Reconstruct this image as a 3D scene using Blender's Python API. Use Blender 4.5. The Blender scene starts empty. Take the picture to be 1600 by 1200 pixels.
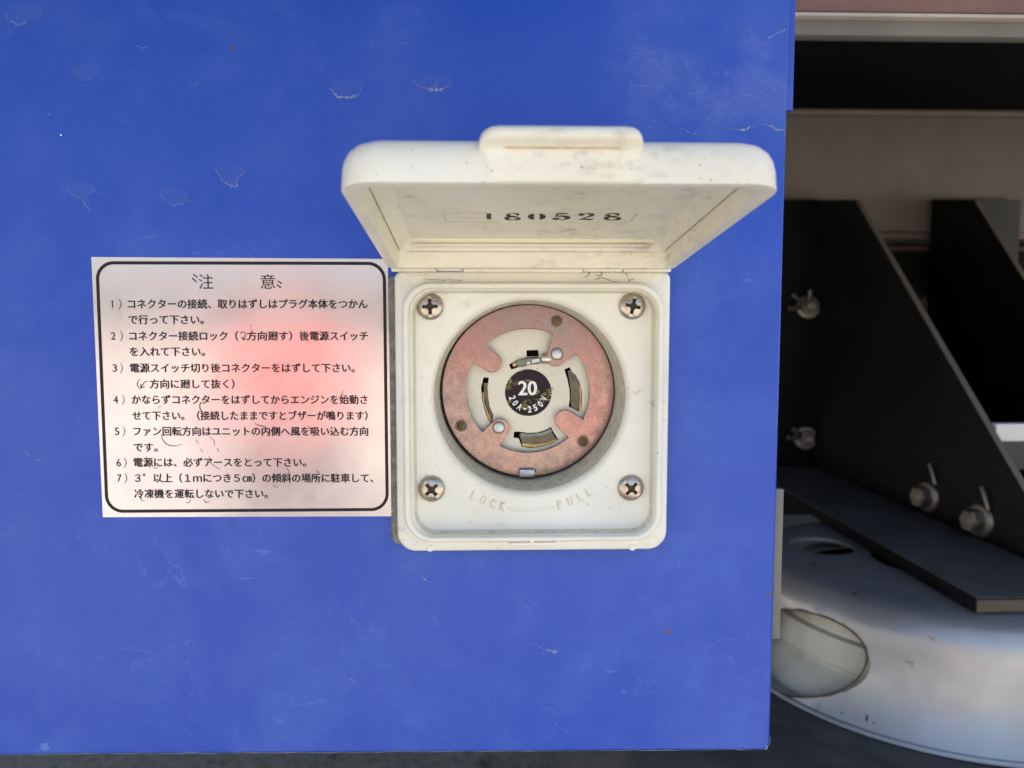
import bpy, bmesh, math, random
from math import sin, cos, tan, pi, radians, atan2, hypot, sqrt
from mathutils import Vector, Matrix, noise as mnoise
random.seed(7)
sc = bpy.context.scene
col = sc.collection
MM = 0.001

# ------------------------------------------------------------------ camera
YAW, PIT, FPX, CAMD = radians(1.67), radians(4.4), 1200.0, 280.0
cf = Vector((sin(YAW)*cos(PIT), cos(YAW)*cos(PIT), -sin(PIT)))
cr = Vector((cos(YAW), -sin(YAW), 0.0))
cu = cr.cross(cf)
CAM = Vector((0, -CAMD, 0))
cam = bpy.data.cameras.new('camera')
camo = bpy.data.objects.new('camera', cam)
col.objects.link(camo)
m = Matrix((cr, cu, -cf)).transposed().to_4x4()
m.translation = CAM*MM
camo.matrix_world = m
cam.sensor_width = 36; cam.lens = 36*FPX/1600
cam.clip_start = 0.01; cam.clip_end = 200
cam.dof.use_dof = True; cam.dof.focus_distance = 0.283; cam.dof.aperture_fstop = 17
sc.camera = camo

# ------------------------------------------------------------------ light
SUN_EL, SUN_AZ = radians(62), radians(-18)       # sun stands high behind the truck: its side is in open shade
w = bpy.data.worlds.new('World'); sc.world = w; w.use_nodes = True
nt = w.node_tree
bg = nt.nodes['Background']; sky = nt.nodes.new('ShaderNodeTexSky')
sky.sky_type = 'NISHITA'; sky.sun_disc = False
sky.sun_elevation = SUN_EL; sky.sun_rotation = SUN_AZ
sky.air_density = 1.0; sky.dust_density = 4.0; sky.ozone_density = 0.6
nt.links.new(sky.outputs[0], bg.inputs[0]); bg.inputs[1].default_value = 0.13
sun = bpy.data.lights.new('sun', 'SUN'); sun.energy = 4.0; sun.angle = radians(0.53); sun.color = (1.0, 0.93, 0.82)
suno = bpy.data.objects.new('sun', sun); col.objects.link(suno)
# direction TO the sun: Blender sky rotation 0 = +Y, turning clockwise seen from above
sd = Vector((sin(SUN_AZ)*cos(SUN_EL), cos(SUN_AZ)*cos(SUN_EL), sin(SUN_EL)))
suno.rotation_euler = sd.to_track_quat('Z', 'Y').to_euler(); suno.location = (0, 0, 3)
vs = sc.view_settings
vs.view_transform = 'Standard'; vs.look = 'None'; vs.exposure = 1.78; vs.gamma = 1
sc.render.engine = 'CYCLES'
cy = sc.cycles
cy.use_denoising = True; cy.max_bounces = 8; cy.diffuse_bounces = 5; cy.glossy_bounces = 4; cy.sample_clamp_indirect = 8

# ------------------------------------------------------------------ helpers
def ray(px, py):
    return cr*((px-800)/FPX) + cu*((600-py)/FPX) + cf
def at(px, py, ax, v):
    d = ray(px, py)
    return CAM + d*((v-CAM[ax])/d[ax])
def aty(px, py, Y=0.0): return at(px, py, 1, Y)
def atpl(px, py, o, n):
    d = ray(px, py)
    return CAM + d*((o-CAM).dot(n)/d.dot(n))

def empty(name, loc, label, cat, group=None, kind=None):
    o = bpy.data.objects.new(name, None); col.objects.link(o)
    o.empty_display_size = 0.02
    o.location = Vector(loc)*MM
    o['label'] = label; o['category'] = cat
    if group: o['group'] = group
    if kind: o['kind'] = kind
    bpy.context.view_layer.update()
    return o

class MB:
    def __init__(s): s.v = []; s.f = []; s.mi = []
    def add(s, vs_, fs, mi=0):
        n = len(s.v); s.v += [Vector(p) for p in vs_]
        s.f += [[i+n for i in f] for f in fs]; s.mi += [mi]*len(fs)
        return s
    def box(s, x0, x1, y0, y1, z0, z1, mi=0):
        P = [(x, y, z) for x in (x0, x1) for y in (y0, y1) for z in (z0, z1)]
        return s.add(P, [(0,1,3,2),(4,6,7,5),(0,4,5,1),(2,3,7,6),(0,2,6,4),(1,5,7,3)], mi)
    def rings(s, R, cap0=False, cap1=False, closed=True, mi=0):
        n = len(R[0]); V = [p for r in R for p in r]; F = []
        for k in range(len(R)-1):
            for i in range(n if closed else n-1):
                j = (i+1) % n
                F.append((k*n+i, k*n+j, (k+1)*n+j, (k+1)*n+i))
        if cap0: F.append(tuple(range(n))[::-1])
        if cap1: F.append(tuple((len(R)-1)*n+i for i in range(n)))
        return s.add(V, F, mi)
    def lathe(s, o, axis, prof, n=48, cap0=False, cap1=False, mi=0, ref=None):
        o = Vector(o); ax = Vector(axis).normalized()
        e1 = Vector(ref) if ref else (Vector((1,0,0)) if abs(ax.x) < .9 else Vector((0,1,0)))
        e1 = (e1 - ax*e1.dot(ax)).normalized(); e2 = ax.cross(e1)
        R = [[o + ax*h + (e1*cos(2*pi*i/n) + e2*sin(2*pi*i/n))*r for i in range(n)] for r, h in prof]
        return s.rings(R, cap0, cap1, mi=mi)
    def tube(s, path, r, n=6, caps=True, mi=0):
        path = [Vector(p) for p in path]; R = []
        rr = r if isinstance(r, (list, tuple)) else [r]*len(path)
        up = Vector((0.13, 0.99, 0.05))
        for i, p in enumerate(path):
            t = (path[min(i+1, len(path)-1)] - path[max(i-1, 0)]).normalized()
            a = t.cross(up)
            if a.length < 1e-3: a = t.cross(Vector((1, 0, 0)))
            a.normalize(); b = t.cross(a)
            R.append([p + (a*cos(2*pi*k/n) + b*sin(2*pi*k/n))*rr[i] for k in range(n)])
        return s.rings(R, caps, caps, mi=mi)
    def ribbon(s, path, wd, th=0.03, nrm=Vector((0,-1,0)), mi=0):
        """flat stroke of variable width with a little thickness, lying on a plane whose outward normal is nrm"""
        path = [Vector(p) for p in path]; n = len(path)
        wd = wd if isinstance(wd, (list, tuple)) else [wd]*n
        L = []; Rr = []
        for i, p in enumerate(path):
            t = (path[min(i+1, n-1)] - path[max(i-1, 0)]); t = t - nrm*t.dot(nrm)
            if t.length < 1e-9: t = Vector((1,0,0))
            t.normalize(); sd_ = nrm.cross(t)
            L.append(p + sd_*wd[i]/2); Rr.append(p - sd_*wd[i]/2)
        R = [[L[i], Rr[i], Rr[i]+nrm*th, L[i]+nrm*th] for i in range(n)]
        return s.rings(R, True, True, mi=mi)
    def build(s, name, mat, parent=None, bevel=0.0, seg=2, smooth=35, origin=None, merge=False, kind=None, label=None):
        po = (parent.matrix_world.translation/MM) if parent else Vector((0,0,0))
        o3 = Vector(origin) if origin is not None else (po if parent else Vector((0,0,0)))
        me = bpy.data.meshes.new(name)
        me.from_pydata([((p-o3)*MM)[:] for p in s.v], [], s.f)
        mats = mat if isinstance(mat, (list, tuple)) else [mat]
        for q in mats: me.materials.append(q.m if hasattr(q, 'm') else q)
        if len(mats) > 1: me.polygons.foreach_set('material_index', s.mi)
        bm = bmesh.new(); bm.from_mesh(me)
        if merge: bmesh.ops.remove_doubles(bm, verts=bm.verts, dist=1e-6)
        bmesh.ops.recalc_face_normals(bm, faces=bm.faces)
        if bevel:
            ed = [e for e in bm.edges if len(e.link_faces) == 2 and e.calc_face_angle(0) > radians(40)]
            bmesh.ops.bevel(bm, geom=ed, offset=bevel*MM, segments=seg, affect='EDGES', profile=.5, clamp_overlap=True)
        bm.to_mesh(me); bm.free()
        return link(name, me, parent, o3, smooth, kind, label)

def link(name, me, parent, o3, smooth=35, kind=None, label=None):
    if smooth:
        me.polygons.foreach_set('use_smooth', [True]*len(me.polygons))
        me.set_sharp_from_angle(angle=radians(smooth))
    o = bpy.data.objects.new(name, me); col.objects.link(o)
    o.location = Vector(o3)*MM
    if parent:
        o.parent = parent
        o.location = Vector(o3)*MM - parent.matrix_world.translation
    if kind: o['kind'] = kind
    if label: o['label'] = label
    bpy.context.view_layer.update()
    return o

def curve_mesh(loops, ext=0.5, bev=0.0, fill=True, bres=1):
    """2-D loops (mm) -> (verts, faces) of an extruded plate with real holes; local z spans +-ext(+bev)"""
    c = bpy.data.curves.new('c', 'CURVE'); c.dimensions = '2D'; c.fill_mode = 'BOTH' if fill else 'NONE'
    c.extrude = ext; c.bevel_depth = bev; c.bevel_resolution = bres
    if bev: c.offset = -bev
    for lp in loops:
        sp = c.splines.new('POLY'); sp.points.add(len(lp)-1)
        for q, p in zip(sp.points, lp): q.co = (p[0], p[1], 0, 1)
        sp.use_cyclic_u = True
    return _ev(c)
def _ev(c):
    o = bpy.data.objects.new('tmp', c); col.objects.link(o)
    dg = bpy.context.evaluated_depsgraph_get()
    me = bpy.data.meshes.new_from_object(o.evaluated_get(dg))
    V = [v.co.copy() for v in me.vertices]; F = [tuple(p.vertices) for p in me.polygons]
    bpy.data.objects.remove(o); bpy.data.meshes.remove(me); bpy.data.curves.remove(c)
    return V, F
def text_mesh(t, ext=0.0, off=0.0, bev=0.0, fill=True):
    c = bpy.data.curves.new('t', 'FONT'); c.body = t; c.size = 1; c.extrude = ext; c.offset = off; c.resolution_u = 3
    c.bevel_depth = bev; c.bevel_resolution = 1
    if not fill: c.fill_mode = 'NONE'
    return _ev(c)
def plateY(mb, loops, y0, y1, bev=0.0, mi=0):
    """plate between y0 (front, nearer the camera) and y1; loops in world (x,z) mm"""
    h = (y1-y0)/2
    V, F = curve_mesh(loops, max(h-bev, 1e-4), bev)
    mb.add([(v.x, (y0+y1)/2 - v.z, v.y) for v in V], F, mi)
    return mb
def rrect(x0, x1, z0, z1, r, n=10, sub=1):
    """rounded rectangle, radii r = one number or (bl, br, tr, tl); counter-clockwise"""
    if not isinstance(r, (list, tuple)): r = (r,)*4
    P = []
    for (cx, cz, a0), rr in zip(((x0, z0, pi), (x1, z0, 1.5*pi), (x1, z1, 0), (x0, z1, .5*pi)), r):
        ox = cx + (rr if cx == x0 else -rr); oz = cz + (rr if cz == z0 else -rr)
        for i in range(n+1):
            a = a0 + i/n*pi/2
            P.append((ox + rr*cos(a), oz + rr*sin(a)))
    if sub > 1:
        Q = []
        for i in range(len(P)):
            a, b = P[i], P[(i+1) % len(P)]
            k = sub if hypot(a[0]-b[0], a[1]-b[1]) > 6 else 1
            for j in range(k): Q.append((a[0]+(b[0]-a[0])*j/k, a[1]+(b[1]-a[1])*j/k))
        P = Q
    return P
def boolean(me, cutter, op='DIFFERENCE'):
    a = bpy.data.objects.new('a', me); b = bpy.data.objects.new('b', cutter)
    col.objects.link(a); col.objects.link(b)
    md = a.modifiers.new('b', 'BOOLEAN'); md.object = b; md.operation = op; md.solver = 'EXACT'
    dg = bpy.context.evaluated_depsgraph_get()
    r = bpy.data.meshes.new_from_object(a.evaluated_get(dg))
    bpy.data.objects.remove(a); bpy.data.objects.remove(b)
    return r
def rawmesh(mb, name='m', scale=MM):
    me = bpy.data.meshes.new(name); me.from_pydata([(p*scale)[:] for p in mb.v], [], mb.f)
    bm = bmesh.new(); bm.from_mesh(me); bmesh.ops.recalc_face_normals(bm, faces=bm.faces); bm.to_mesh(me); bm.free()
    return me

# ------------------------------------------------------------------ materials
class Mat:
    def __init__(s, name, color=(.5,.5,.5), rough=.5, metal=0.0, spec=.5):
        s.m = bpy.data.materials.new(name); s.m.use_nodes = True
        s.t = s.m.node_tree; s.b = s.t.nodes['Principled BSDF']
        s.b.inputs['Base Color'].default_value = (*color, 1); s.b.inputs['Roughness'].default_value = rough
        s.b.inputs['Metallic'].default_value = metal; s.b.inputs['Specular IOR Level'].default_value = spec
        s._c = None
    def n(s, t, **k):
        q = s.t.nodes.new(t)
        for a, b in k.items(): setattr(q, a, b)
        return q
    def l(s, a, b): s.t.links.new(a, b)
    def set(s, sock, v):
        if isinstance(v, bpy.types.NodeSocket): s.l(v, sock)
        else:
            if isinstance(v, tuple) and len(v) == 3 and sock.type == 'RGBA': v = (*v, 1)
            sock.default_value = v
    def co(s):
        if not s._c: s._c = s.n('ShaderNodeTexCoord').outputs['Object']
        return s._c
    def map(s, scale=(1,1,1), rot=(0,0,0), loc=(0,0,0)):
        q = s.n('ShaderNodeMapping'); s.l(s.co(), q.inputs[0])
        q.inputs['Scale'].default_value = scale; q.inputs['Rotation'].default_value = rot; q.inputs['Location'].default_value = loc
        return q.outputs[0]
    def noise(s, per_mm, detail=3, rough=.55, vec=None, dist=0.0, out=0):
        q = s.n('ShaderNodeTexNoise'); s.l(vec or s.co(), q.inputs['Vector'])
        q.inputs['Scale'].default_value = per_mm*1000; q.inputs['Detail'].default_value = detail
        q.inputs['Roughness'].default_value = rough; q.inputs['Distortion'].default_value = dist
        return q.outputs[out]
    def ramp(s, v, a, b, lo=0.0, hi=1.0, smooth=True):
        q = s.n('ShaderNodeMapRange'); q.interpolation_type = 'SMOOTHSTEP' if smooth else 'LINEAR'
        s.l(v, q.inputs[0])
        for i, x in zip((1,2,3,4), (a,b,lo,hi)): q.inputs[i].default_value = x
        return q.outputs[0]
    def math(s, op, a, b=None, c=None):
        q = s.n('ShaderNodeMath', operation=op)
        for i, x in enumerate((a, b, c)):
            if x is not None: s.set(q.inputs[i], x)
        return q.outputs[0]
    def mix(s, f, a, b, blend='MIX'):
        q = s.n('ShaderNodeMix', data_type='RGBA', blend_type=blend)
        s.set(q.inputs[0], f); s.set(q.inputs[6], a); s.set(q.inputs[7], b)
        return q.outputs[2]
    def color(s, c): s.set(s.b.inputs['Base Color'], c); return s
    def rough(s, r): s.set(s.b.inputs['Roughness'], r); return s
    def bump(s, h, strength=.2, dist=.0002):
        q = s.n('ShaderNodeBump'); q.inputs['Strength'].default_value = strength; q.inputs['Distance'].default_value = dist
        s.l(h, q.inputs['Height'])
        prev = s.b.inputs['Normal']
        if prev.is_linked: s.l(prev.links[0].from_socket, q.inputs['Normal'])
        s.l(q.outputs[0], prev); return s
    def axis(s, i):
        q = s.n('ShaderNodeSeparateXYZ'); s.l(s.co(), q.inputs[0]); return q.outputs[i]
    def window(s, i, a, b, c, d):
        """1 between b and c along object axis i (mm), soft to a and d"""
        x = s.axis(i)
        return s.math('MULTIPLY', s.ramp(x, a*MM, b*MM), s.ramp(x, c*MM, d*MM, 1, 0))
    def ridge(s, per_mm, width, detail=2, vec=None, dist=0.0):
        """thin wandering lines: where a noise field crosses one half"""
        v = s.noise(per_mm, detail, .5, vec, dist)
        return s.ramp(s.math('ABSOLUTE', s.math('SUBTRACT', v, .5)), 0, width, 1, 0)

def cream(name, base=(.79,.772,.69), dirt=.5, grime=(.16,.14,.11), wide=False):
    q = Mat(name, base, .42)
    big = q.noise(.025, 4, .6)
    c = q.mix(q.ramp(big, .35, .7), base, tuple(x*.9 for x in base))
    yel = q.noise(.011, 2, .5)
    c = q.mix(q.ramp(yel, .45, .7, 0, .35), c, (base[0]*.98, base[1]*.92, base[2]*.78))
    sm = q.noise(.16, 5, .65, q.map((1,1,2.2), (0, .5, 0)))
    mask = q.ramp(q.noise(.035, 3, .6), .40 if wide else .48, .64)
    smear = q.math('MULTIPLY', q.ramp(sm, .47 if wide else .55, .75), mask)
    c = q.mix(q.math('MULTIPLY', smear, dirt*.7), c, grime)
    sp = q.ramp(q.noise(.9, 2, .6), .69, .76)
    sp2 = q.math('MULTIPLY', sp, q.ramp(q.noise(.06, 2, .5), .42, .62))
    c = q.mix(q.math('MULTIPLY', sp2, min(1, dirt*1.5)), c, (.09,.075,.06))
    scr = q.math('MULTIPLY', q.ridge(.09, .006, 3, q.map((1,1,3.5), (0,.15,0))), q.ramp(q.noise(.05, 2, .5), .55, .7))
    c = q.mix(q.math('MULTIPLY', scr, dirt), c, (.2,.17,.13))
    q.color(c)
    q.rough(q.ramp(big, .3, .7, .36, .55))
    q.bump(q.noise(.5, 3, .6), .12, .00015)
    return q

M_cream = cream('cream_plastic')
M_cream_lid = cream('lid_plastic', (.78,.748,.645), .6, wide=True)
M_cream_in = cream('insert_plastic', (.74,.70,.59), .8)
M_cream_wall = cream('shaded_wall_plastic', (.66,.62,.49), .8)  # darker cream copy: recess wall shade put into the colour
def grimy():
    q = Mat('grimy_plastic', (.6,.58,.48), .6)
    f = q.noise(.35, 6, .7); g = q.noise(.05, 3, .6)
    k = q.math('MULTIPLY', q.ramp(f, .40, .62), q.ramp(g, .25, .6, .35, 1))
    c = q.mix(q.math('MULTIPLY', k, .45), (.68,.65,.54), (.26,.26,.20))
    c = q.mix(q.math('MULTIPLY', q.ramp(q.noise(1.2, 2, .6), .64, .72), .5), c, (.08,.08,.06))
    q.color(c); q.bump(f, .12, .0001); return q
M_grimy = grimy()

def blue():
    q = Mat('blue_paint', (.03,.075,.42), .34, 0, .33)
    base = (.014, .064, .43)
    n1 = q.noise(.006, 4, .6)
    c = q.mix(q.ramp(n1, .3, .75), base, (.021,.072,.42))
    # chalky wear: soft cloudy haze, denser over the lower half and the left
    clean = q.math('MULTIPLY', q.window(0, -22, 6, 30, 50), q.ramp(q.axis(2), 20*MM, 60*MM, 0, .85))
    low = q.math('SUBTRACT', q.ramp(q.axis(2), -165*MM, 60*MM, 1, .5), clean)
    haze = q.math('MULTIPLY', q.ramp(q.noise(.022, 8, .74, dist=.3), .40, .72), low)
    c = q.mix(q.math('MULTIPLY', haze, .55), c, (.085,.155,.52))
    # rubbed patch in the upper right corner, brushed with fine scratches
    ed = q.noise(.045, 4, .6)
    wx = q.window(0, 30, 66, 108, 130); wz = q.window(2, 56, 80, 94, 118)
    rub = q.math('MULTIPLY', q.math('MULTIPLY', wx, wz), q.ramp(ed, .38, .58, .1, 1))
    fine = q.noise(.35, 4, .7, q.map((1,1,9), (0, .22, 0)))
    rub2 = q.math('MULTIPLY', rub, q.ramp(fine, .35, .7, .35, 1))
    c = q.mix(q.math('MULTIPLY', rub2, .42), c, (.16,.22,.50))
    s1 = q.math('MULTIPLY', q.ridge(.06, .006, 2, q.map((1,1,7), (0,.25,0))), rub)
    s1b = q.math('MULTIPLY', q.ridge(.05, .005, 2, q.map((1,1,7), (0,-.7,0), (.3,0,0))), rub)
    # web of hair scratches elsewhere
    pm = q.ramp(q.noise(.03, 3, .6), .5, .64)
    s2 = q.math('MULTIPLY', q.ridge(.05, .006, 5, None, .35), pm)
    s3 = q.math('MULTIPLY', q.ridge(.035, .003, 1, q.map((1,1,4), (0,.6,0))), q.ramp(q.noise(.02, 2, .5), .52, .62))
    s = q.math('MAXIMUM', q.math('MAXIMUM', s1, s1b), q.math('MULTIPLY', q.math('MAXIMUM', s2, s3), low))
    c = q.mix(q.math('MULTIPLY', s, .20), c, (.30,.38,.70))
    dot = q.math('MULTIPLY', q.ramp(q.noise(.55, 1, .5), .765, .80), q.ramp(q.noise(.05, 2, .5), .5, .6))
    c = q.mix(q.math('MULTIPLY', dot, .25), c, (.4,.45,.65))
    q.color(c)
    q.rough(q.ramp(q.math('ADD', haze, rub), 0, 1, .30, .48))
    q.bump(q.noise(.012, 2, .5), .25, .0006)
    q.bump(q.noise(.6, 2, .5), .05, .0001)
    return q
M_blue = blue()
M_flake_film = Mat('lifted_paint_film', (.030,.070,.40), .55)
M_flake_film.color(M_flake_film.mix(M_flake_film.ramp(M_flake_film.noise(.35, 4, .7), .35, .7), (.016,.070,.43), (.026,.080,.42)))
M_flake_edge = Mat('paint_flake_edge', (.30,.34,.44), .6)
q = M_flake_edge; q.color(q.mix(q.ramp(q.noise(.25, 3, .6), .35, .65), (.06,.125,.45), (.24,.28,.42)))
M_scratch = Mat('scratch', (.09,.165,.53), .55)
M_scratch_dark = Mat('dark_scratch', (.02,.045,.30), .4)
M_rust = Mat('rust', (.22,.09,.035), .85)

def foil():
    q = Mat('foil_sticker', (.80,.74,.72), .30, .55)
    q.color(q.mix(q.ramp(q.noise(.012, 3, .6), .35, .7), (.70,.605,.59), (.63,.565,.595)))
    q.rough(q.ramp(q.noise(.05, 3, .6), .3, .7, .13, .20))
    q.bump(q.noise(.10, 2, .5), .10, .0003)
    q.bump(q.noise(.5, 2, .5), .06, .0001)
    return q
M_foil = foil()
M_ink = Mat('black_print', (.012,.011,.012), .5, 0, .25)
M_crack = Mat('sticker_crack', (.12,.085,.05), .8)

def steel(name, base, rough=.38, speck=True, tint=(.45,.36,.40)):
    q = Mat(name, base, rough, .95)
    c = q.mix(q.ramp(q.noise(.03, 3, .6), .35, .68), base, tint)
    vo = q.n('ShaderNodeTexVoronoi'); q.l(q.co(), vo.inputs['Vector']); vo.inputs['Scale'].default_value = 2100
    f = q.math('ADD', q.math('MULTIPLY', q.noise(.22, 4, .65), .82), q.math('MULTIPLY', vo.outputs['Color'], .18))
    c = q.mix(q.ramp(f, .3, .75, 0, .28), c, tuple(min(1, x*1.25) for x in base))
    c = q.mix(q.ramp(q.noise(.9, 3, .7), .68, .78, 0, .4), c, (.12,.08,.07))
    q.color(c); q.rough(q.ramp(f, .3, .7, rough+.12, rough-.06))
    return q
M_ring = steel('plated_ring', (.33,.18,.165), .22, tint=(.25,.20,.185))  # rosy tint: plating colour with a red reflection put in
M_screw = steel('zinc_screw', (.43,.385,.31), .28, tint=(.47,.41,.37))
M_rivet = steel('bright_rivet', (.50,.51,.53), .4, tint=(.42,.44,.47))
M_ferrule = steel('tinned_terminal', (.60,.57,.51), .30, tint=(.5,.47,.4))
M_braid = steel('grimy_braid', (.22,.22,.19), .5, tint=(.15,.15,.12))
M_brass = steel('worn_brass', (.36,.25,.10), .4, tint=(.25,.18,.08))
M_brassd = steel('tarnished_contact', (.16,.135,.10), .5, tint=(.11,.10,.08))
M_pin = steel('brown_pin', (.17,.11,.065), .5, tint=(.12,.08,.05))
M_copper = steel('copper_tip', (.60,.34,.24), .4, tint=(.5,.3,.22))
M_strip = Mat('grey_edge_trim', (.16,.15,.135), .5)
M_dark = Mat('dark_cavity', (.012,.012,.012), .8)
M_recess = Mat('recess_dark', (.06,.045,.04), .7)
M_gasket = Mat('rubber_gasket', (.22,.21,.18), .8)
q = M_gasket; q.color(q.mix(q.ramp(q.noise(.3, 5, .7), .38, .62), (.24,.23,.195), (.13,.125,.105)))
def label_mat():
    q = Mat('rating_label', (.025,.012,.022), .35, 0, .2)
    c = q.mix(q.ramp(q.noise(.08, 3, .6), .35, .65), (.022,.006,.014), (.009,.006,.012))
    # gold leaf drifting in streaky clouds
    lines = q.ridge(.30, .055, 4, q.map((1,1,2.0), (0,.06,0)), .9)
    band = q.ramp(q.noise(.095, 2, .5, q.map((.6,1,2.2), (0,.10,0), (.010,0,.0031))), .50, .56)
    q.color(q.mix(q.math('MULTIPLY', lines, q.math('MULTIPLY', band, .9)), c, (.40,.29,.08)))
    return q
M_label = label_mat()
M_white = Mat('white_print', (.80,.80,.80), .5)

def wheelpaint():
    q = Mat('silver_wheel_paint', (.42,.42,.44), .36, .45)
    c = q.mix(q.ramp(q.noise(.008, 4, .6), .35, .7), (.41,.41,.415), (.33,.33,.335))
    c = q.mix(q.math('MULTIPLY', q.ramp(q.noise(.05, 4, .7), .60, .70), q.ramp(q.noise(.012, 2, .5), .45, .6)), c, (.20,.11,.05))
    q.color(c); q.rough(q.ramp(q.noise(.02, 3, .6), .3, .7, .30, .45)); return q
M_wheel = wheelpaint()
M_barrel = Mat('wheel_inside_paint', (.62,.60,.52), .55)
q = M_barrel; q.color(q.mix(q.ramp(q.noise(.02, 4, .6, q.map((1,1,.2))), .35, .7), (.66,.64,.55), (.50,.47,.38)))
def rubber():
    q = Mat('tyre_rubber', (.035,.035,.037), .7)
    q.color(q.mix(q.ramp(q.noise(.03, 5, .65), .35, .7), (.055,.055,.057), (.09,.087,.083))); q.bump(q.noise(.08, 4, .6), .3, .0006); return q
M_tyre = rubber()
def blackpaint(name, a, b, dust=(.10,.09,.08)):
    q = Mat(name, a, .6, 0, .2)
    c = q.mix(q.ramp(q.noise(.012, 5, .65), .35, .7), a, b)
    c = q.mix(q.ramp(q.noise(.09, 4, .7), .62, .74, 0, .5), c, dust)
    q.color(c); q.bump(q.noise(.1, 4, .6), .15, .0004); return q
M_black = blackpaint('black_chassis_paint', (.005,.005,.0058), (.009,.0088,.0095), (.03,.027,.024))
M_foot = blackpaint('pale_black_plate', (.105,.104,.104), (.15,.147,.143), (.10,.09,.08))
M_grey = blackpaint('grey_plate_paint', (.07,.073,.075), (.09,.09,.09))
M_rusty = blackpaint('rusty_edge', (.12,.085,.06), (.075,.06,.05), (.16,.09,.05))
M_rail = blackpaint('brown_frame_paint', (.20,.175,.155), (.17,.148,.13), (.2,.15,.12))
M_sillb = blackpaint('beige_sill_paint', (.19,.178,.15), (.155,.145,.122), (.2,.11,.06))
def sillred():
    q = Mat('rust_brown_sill', (.16,.11,.10), .6)
    c = q.mix(q.ramp(q.noise(.03, 4, .6), .35, .7), (.19,.095,.08), (.14,.07,.06))
    c = q.mix(q.ramp(q.noise(.12, 4, .7), .62, .70), c, (.20,.075,.03)); q.color(c); return q
M_sillr = sillred()
M_bolt = steel('dull_bolt', (.30,.26,.23), .5, tint=(.24,.2,.18))
def ground():
    q = Mat('asphalt', (.1,.1,.09), .9)
    c = q.mix(q.ramp(q.noise(.06, 5, .7), .3, .7), (.30,.28,.235), (.46,.44,.37))
    c = q.mix(q.ramp(q.noise(.02, 5, .7), .55, .7), c, (.17,.175,.13)); q.color(c)
    q.bump(q.noise(.06, 5, .7), .6, .006); return q
M_ground = ground()
M_white_wall = Mat('box_body_paint', (.75,.75,.73), .4)

M_lip = blackpaint('worn_lip', (.50,.45,.38), (.42,.36,.29), (.24,.11,.05))

# ------------------------------------------------------------------ ground and truck behind
mb = MB(); n = 12
mb.add([(-40000, -40000, -720), (40000, -40000, -720), (40000, 40000, -720), (-40000, 40000, -720)], [(0,1,2,3)])
g = mb.build('ground', M_ground, smooth=0); g['kind'] = 'structure'

# refrigerated truck body above the chassis: floor, outer wall (unseen overhang added for shade) and the sill that shows at the top right
body = empty('truck_body', (600, 150, 190), 'truck body overhead whose rust freckled brown and beige sill crosses the top right corner', 'truck body')
YS = 150.0
zt = lambda py: aty(1420, py, YS).z
mb = MB().box(-2500, 3500, YS, YS+14, zt(20), zt(20)+330); mb.build('sill_web', M_sillr, body, bevel=1.5)
zl = lambda py: aty(1420, py, YS-5).z
mb = MB().box(-2500, 3500, YS-5, YS+10, zl(26.5), zl(19.5)); mb.build('sill_lip', M_lip, body, bevel=1.5)
mb = MB().box(-2500, 3500, YS, YS+10, zt(57), zt(27)-.5); mb.build('sill_lower_flange', M_sillb, body, bevel=2)
mb = MB().box(-2500, 3500, YS+16, 2600, zt(20)+300, zt(20)+328); mb.build('floor_panel', M_black, body)
mb = MB().box(-2500, 118, -262, -232, 190, 640).box(118.5, 3500, YS-6, YS+30, zt(20)+331, 640); mb.build('wall_with_shade_overhang', M_white_wall, body)  # front part: unseen overhang added to shade the panel top
MB().box(-2500, 118, -231.5, YS+40, 440, 470).build('overhang_underside', M_black, body)  # closes the added overhang above the cabinet
mb = MB().box(-2500, 3500, 2560, 2600, -719, zt(20)+299); mb.build('rear_light_blocker', M_black, body)  # unseen wall added to keep light from under the truck

RY = 975.0
rail = empty('frame_rail', (700, RY, 150), 'long brown painted chassis rail running behind the black bracket', 'chassis rail')
zr = lambda py: aty(1430, py, RY).z
MB().box(-1800, 3200, RY, RY+8, zr(362), zr(182)).build('rail_web', M_rail, rail, bevel=2)
MB().box(-1800, 3200, RY-5, RY+70, zr(182)+.5, zr(171)).build('rail_flange', M_rail, rail, bevel=5, seg=3)
MB().box(-1800, 3200, RY+10, RY+70, zr(372), zr(362)).build('rail_flange', M_rail, rail, bevel=2)
cm = empty('crossmember', (700, RY+40, -40), 'dark chassis crossmember with a rusty upper edge below the brown rail', 'crossmember')
MB().box(-1800, 3200, RY+20, RY+40, -170, zr(388)).build('member_web', M_black, cm, bevel=2)
MB().box(-1800, 3200, RY+8, RY+19.5, zr(391), zr(384)).build('member_lip', M_rusty, cm, bevel=1)
MB().box(*(aty(1470, 0, RY).x-6, aty(1470, 0, RY).x+6), RY+17, RY+20.5, aty(1472, 470, RY).z-7, aty(1472, 470, RY).z+7).build('bolt_hole', M_dark, cm, bevel=5, seg=3)
YBAR = 520.0
lb = empty('pale_crossbar', (628, YBAR, -70), 'pale beige crossbar between the two black gussets at the right edge', 'bar')
p1 = aty(1570, 690, YBAR); p0 = aty(1570, 662, YBAR); p2 = aty(1570, 735, YBAR)
MB().box(541.6, 713.6, YBAR, YBAR+14, p1.z, p0.z).build('bar_face', M_white_wall, lb, bevel=1.5)
MB().box(541.6, 713.6, YBAR+2, YBAR+12, p2.z, p1.z-.3).build('bar_lower_web', M_grey, lb, bevel=1.5)

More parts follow.
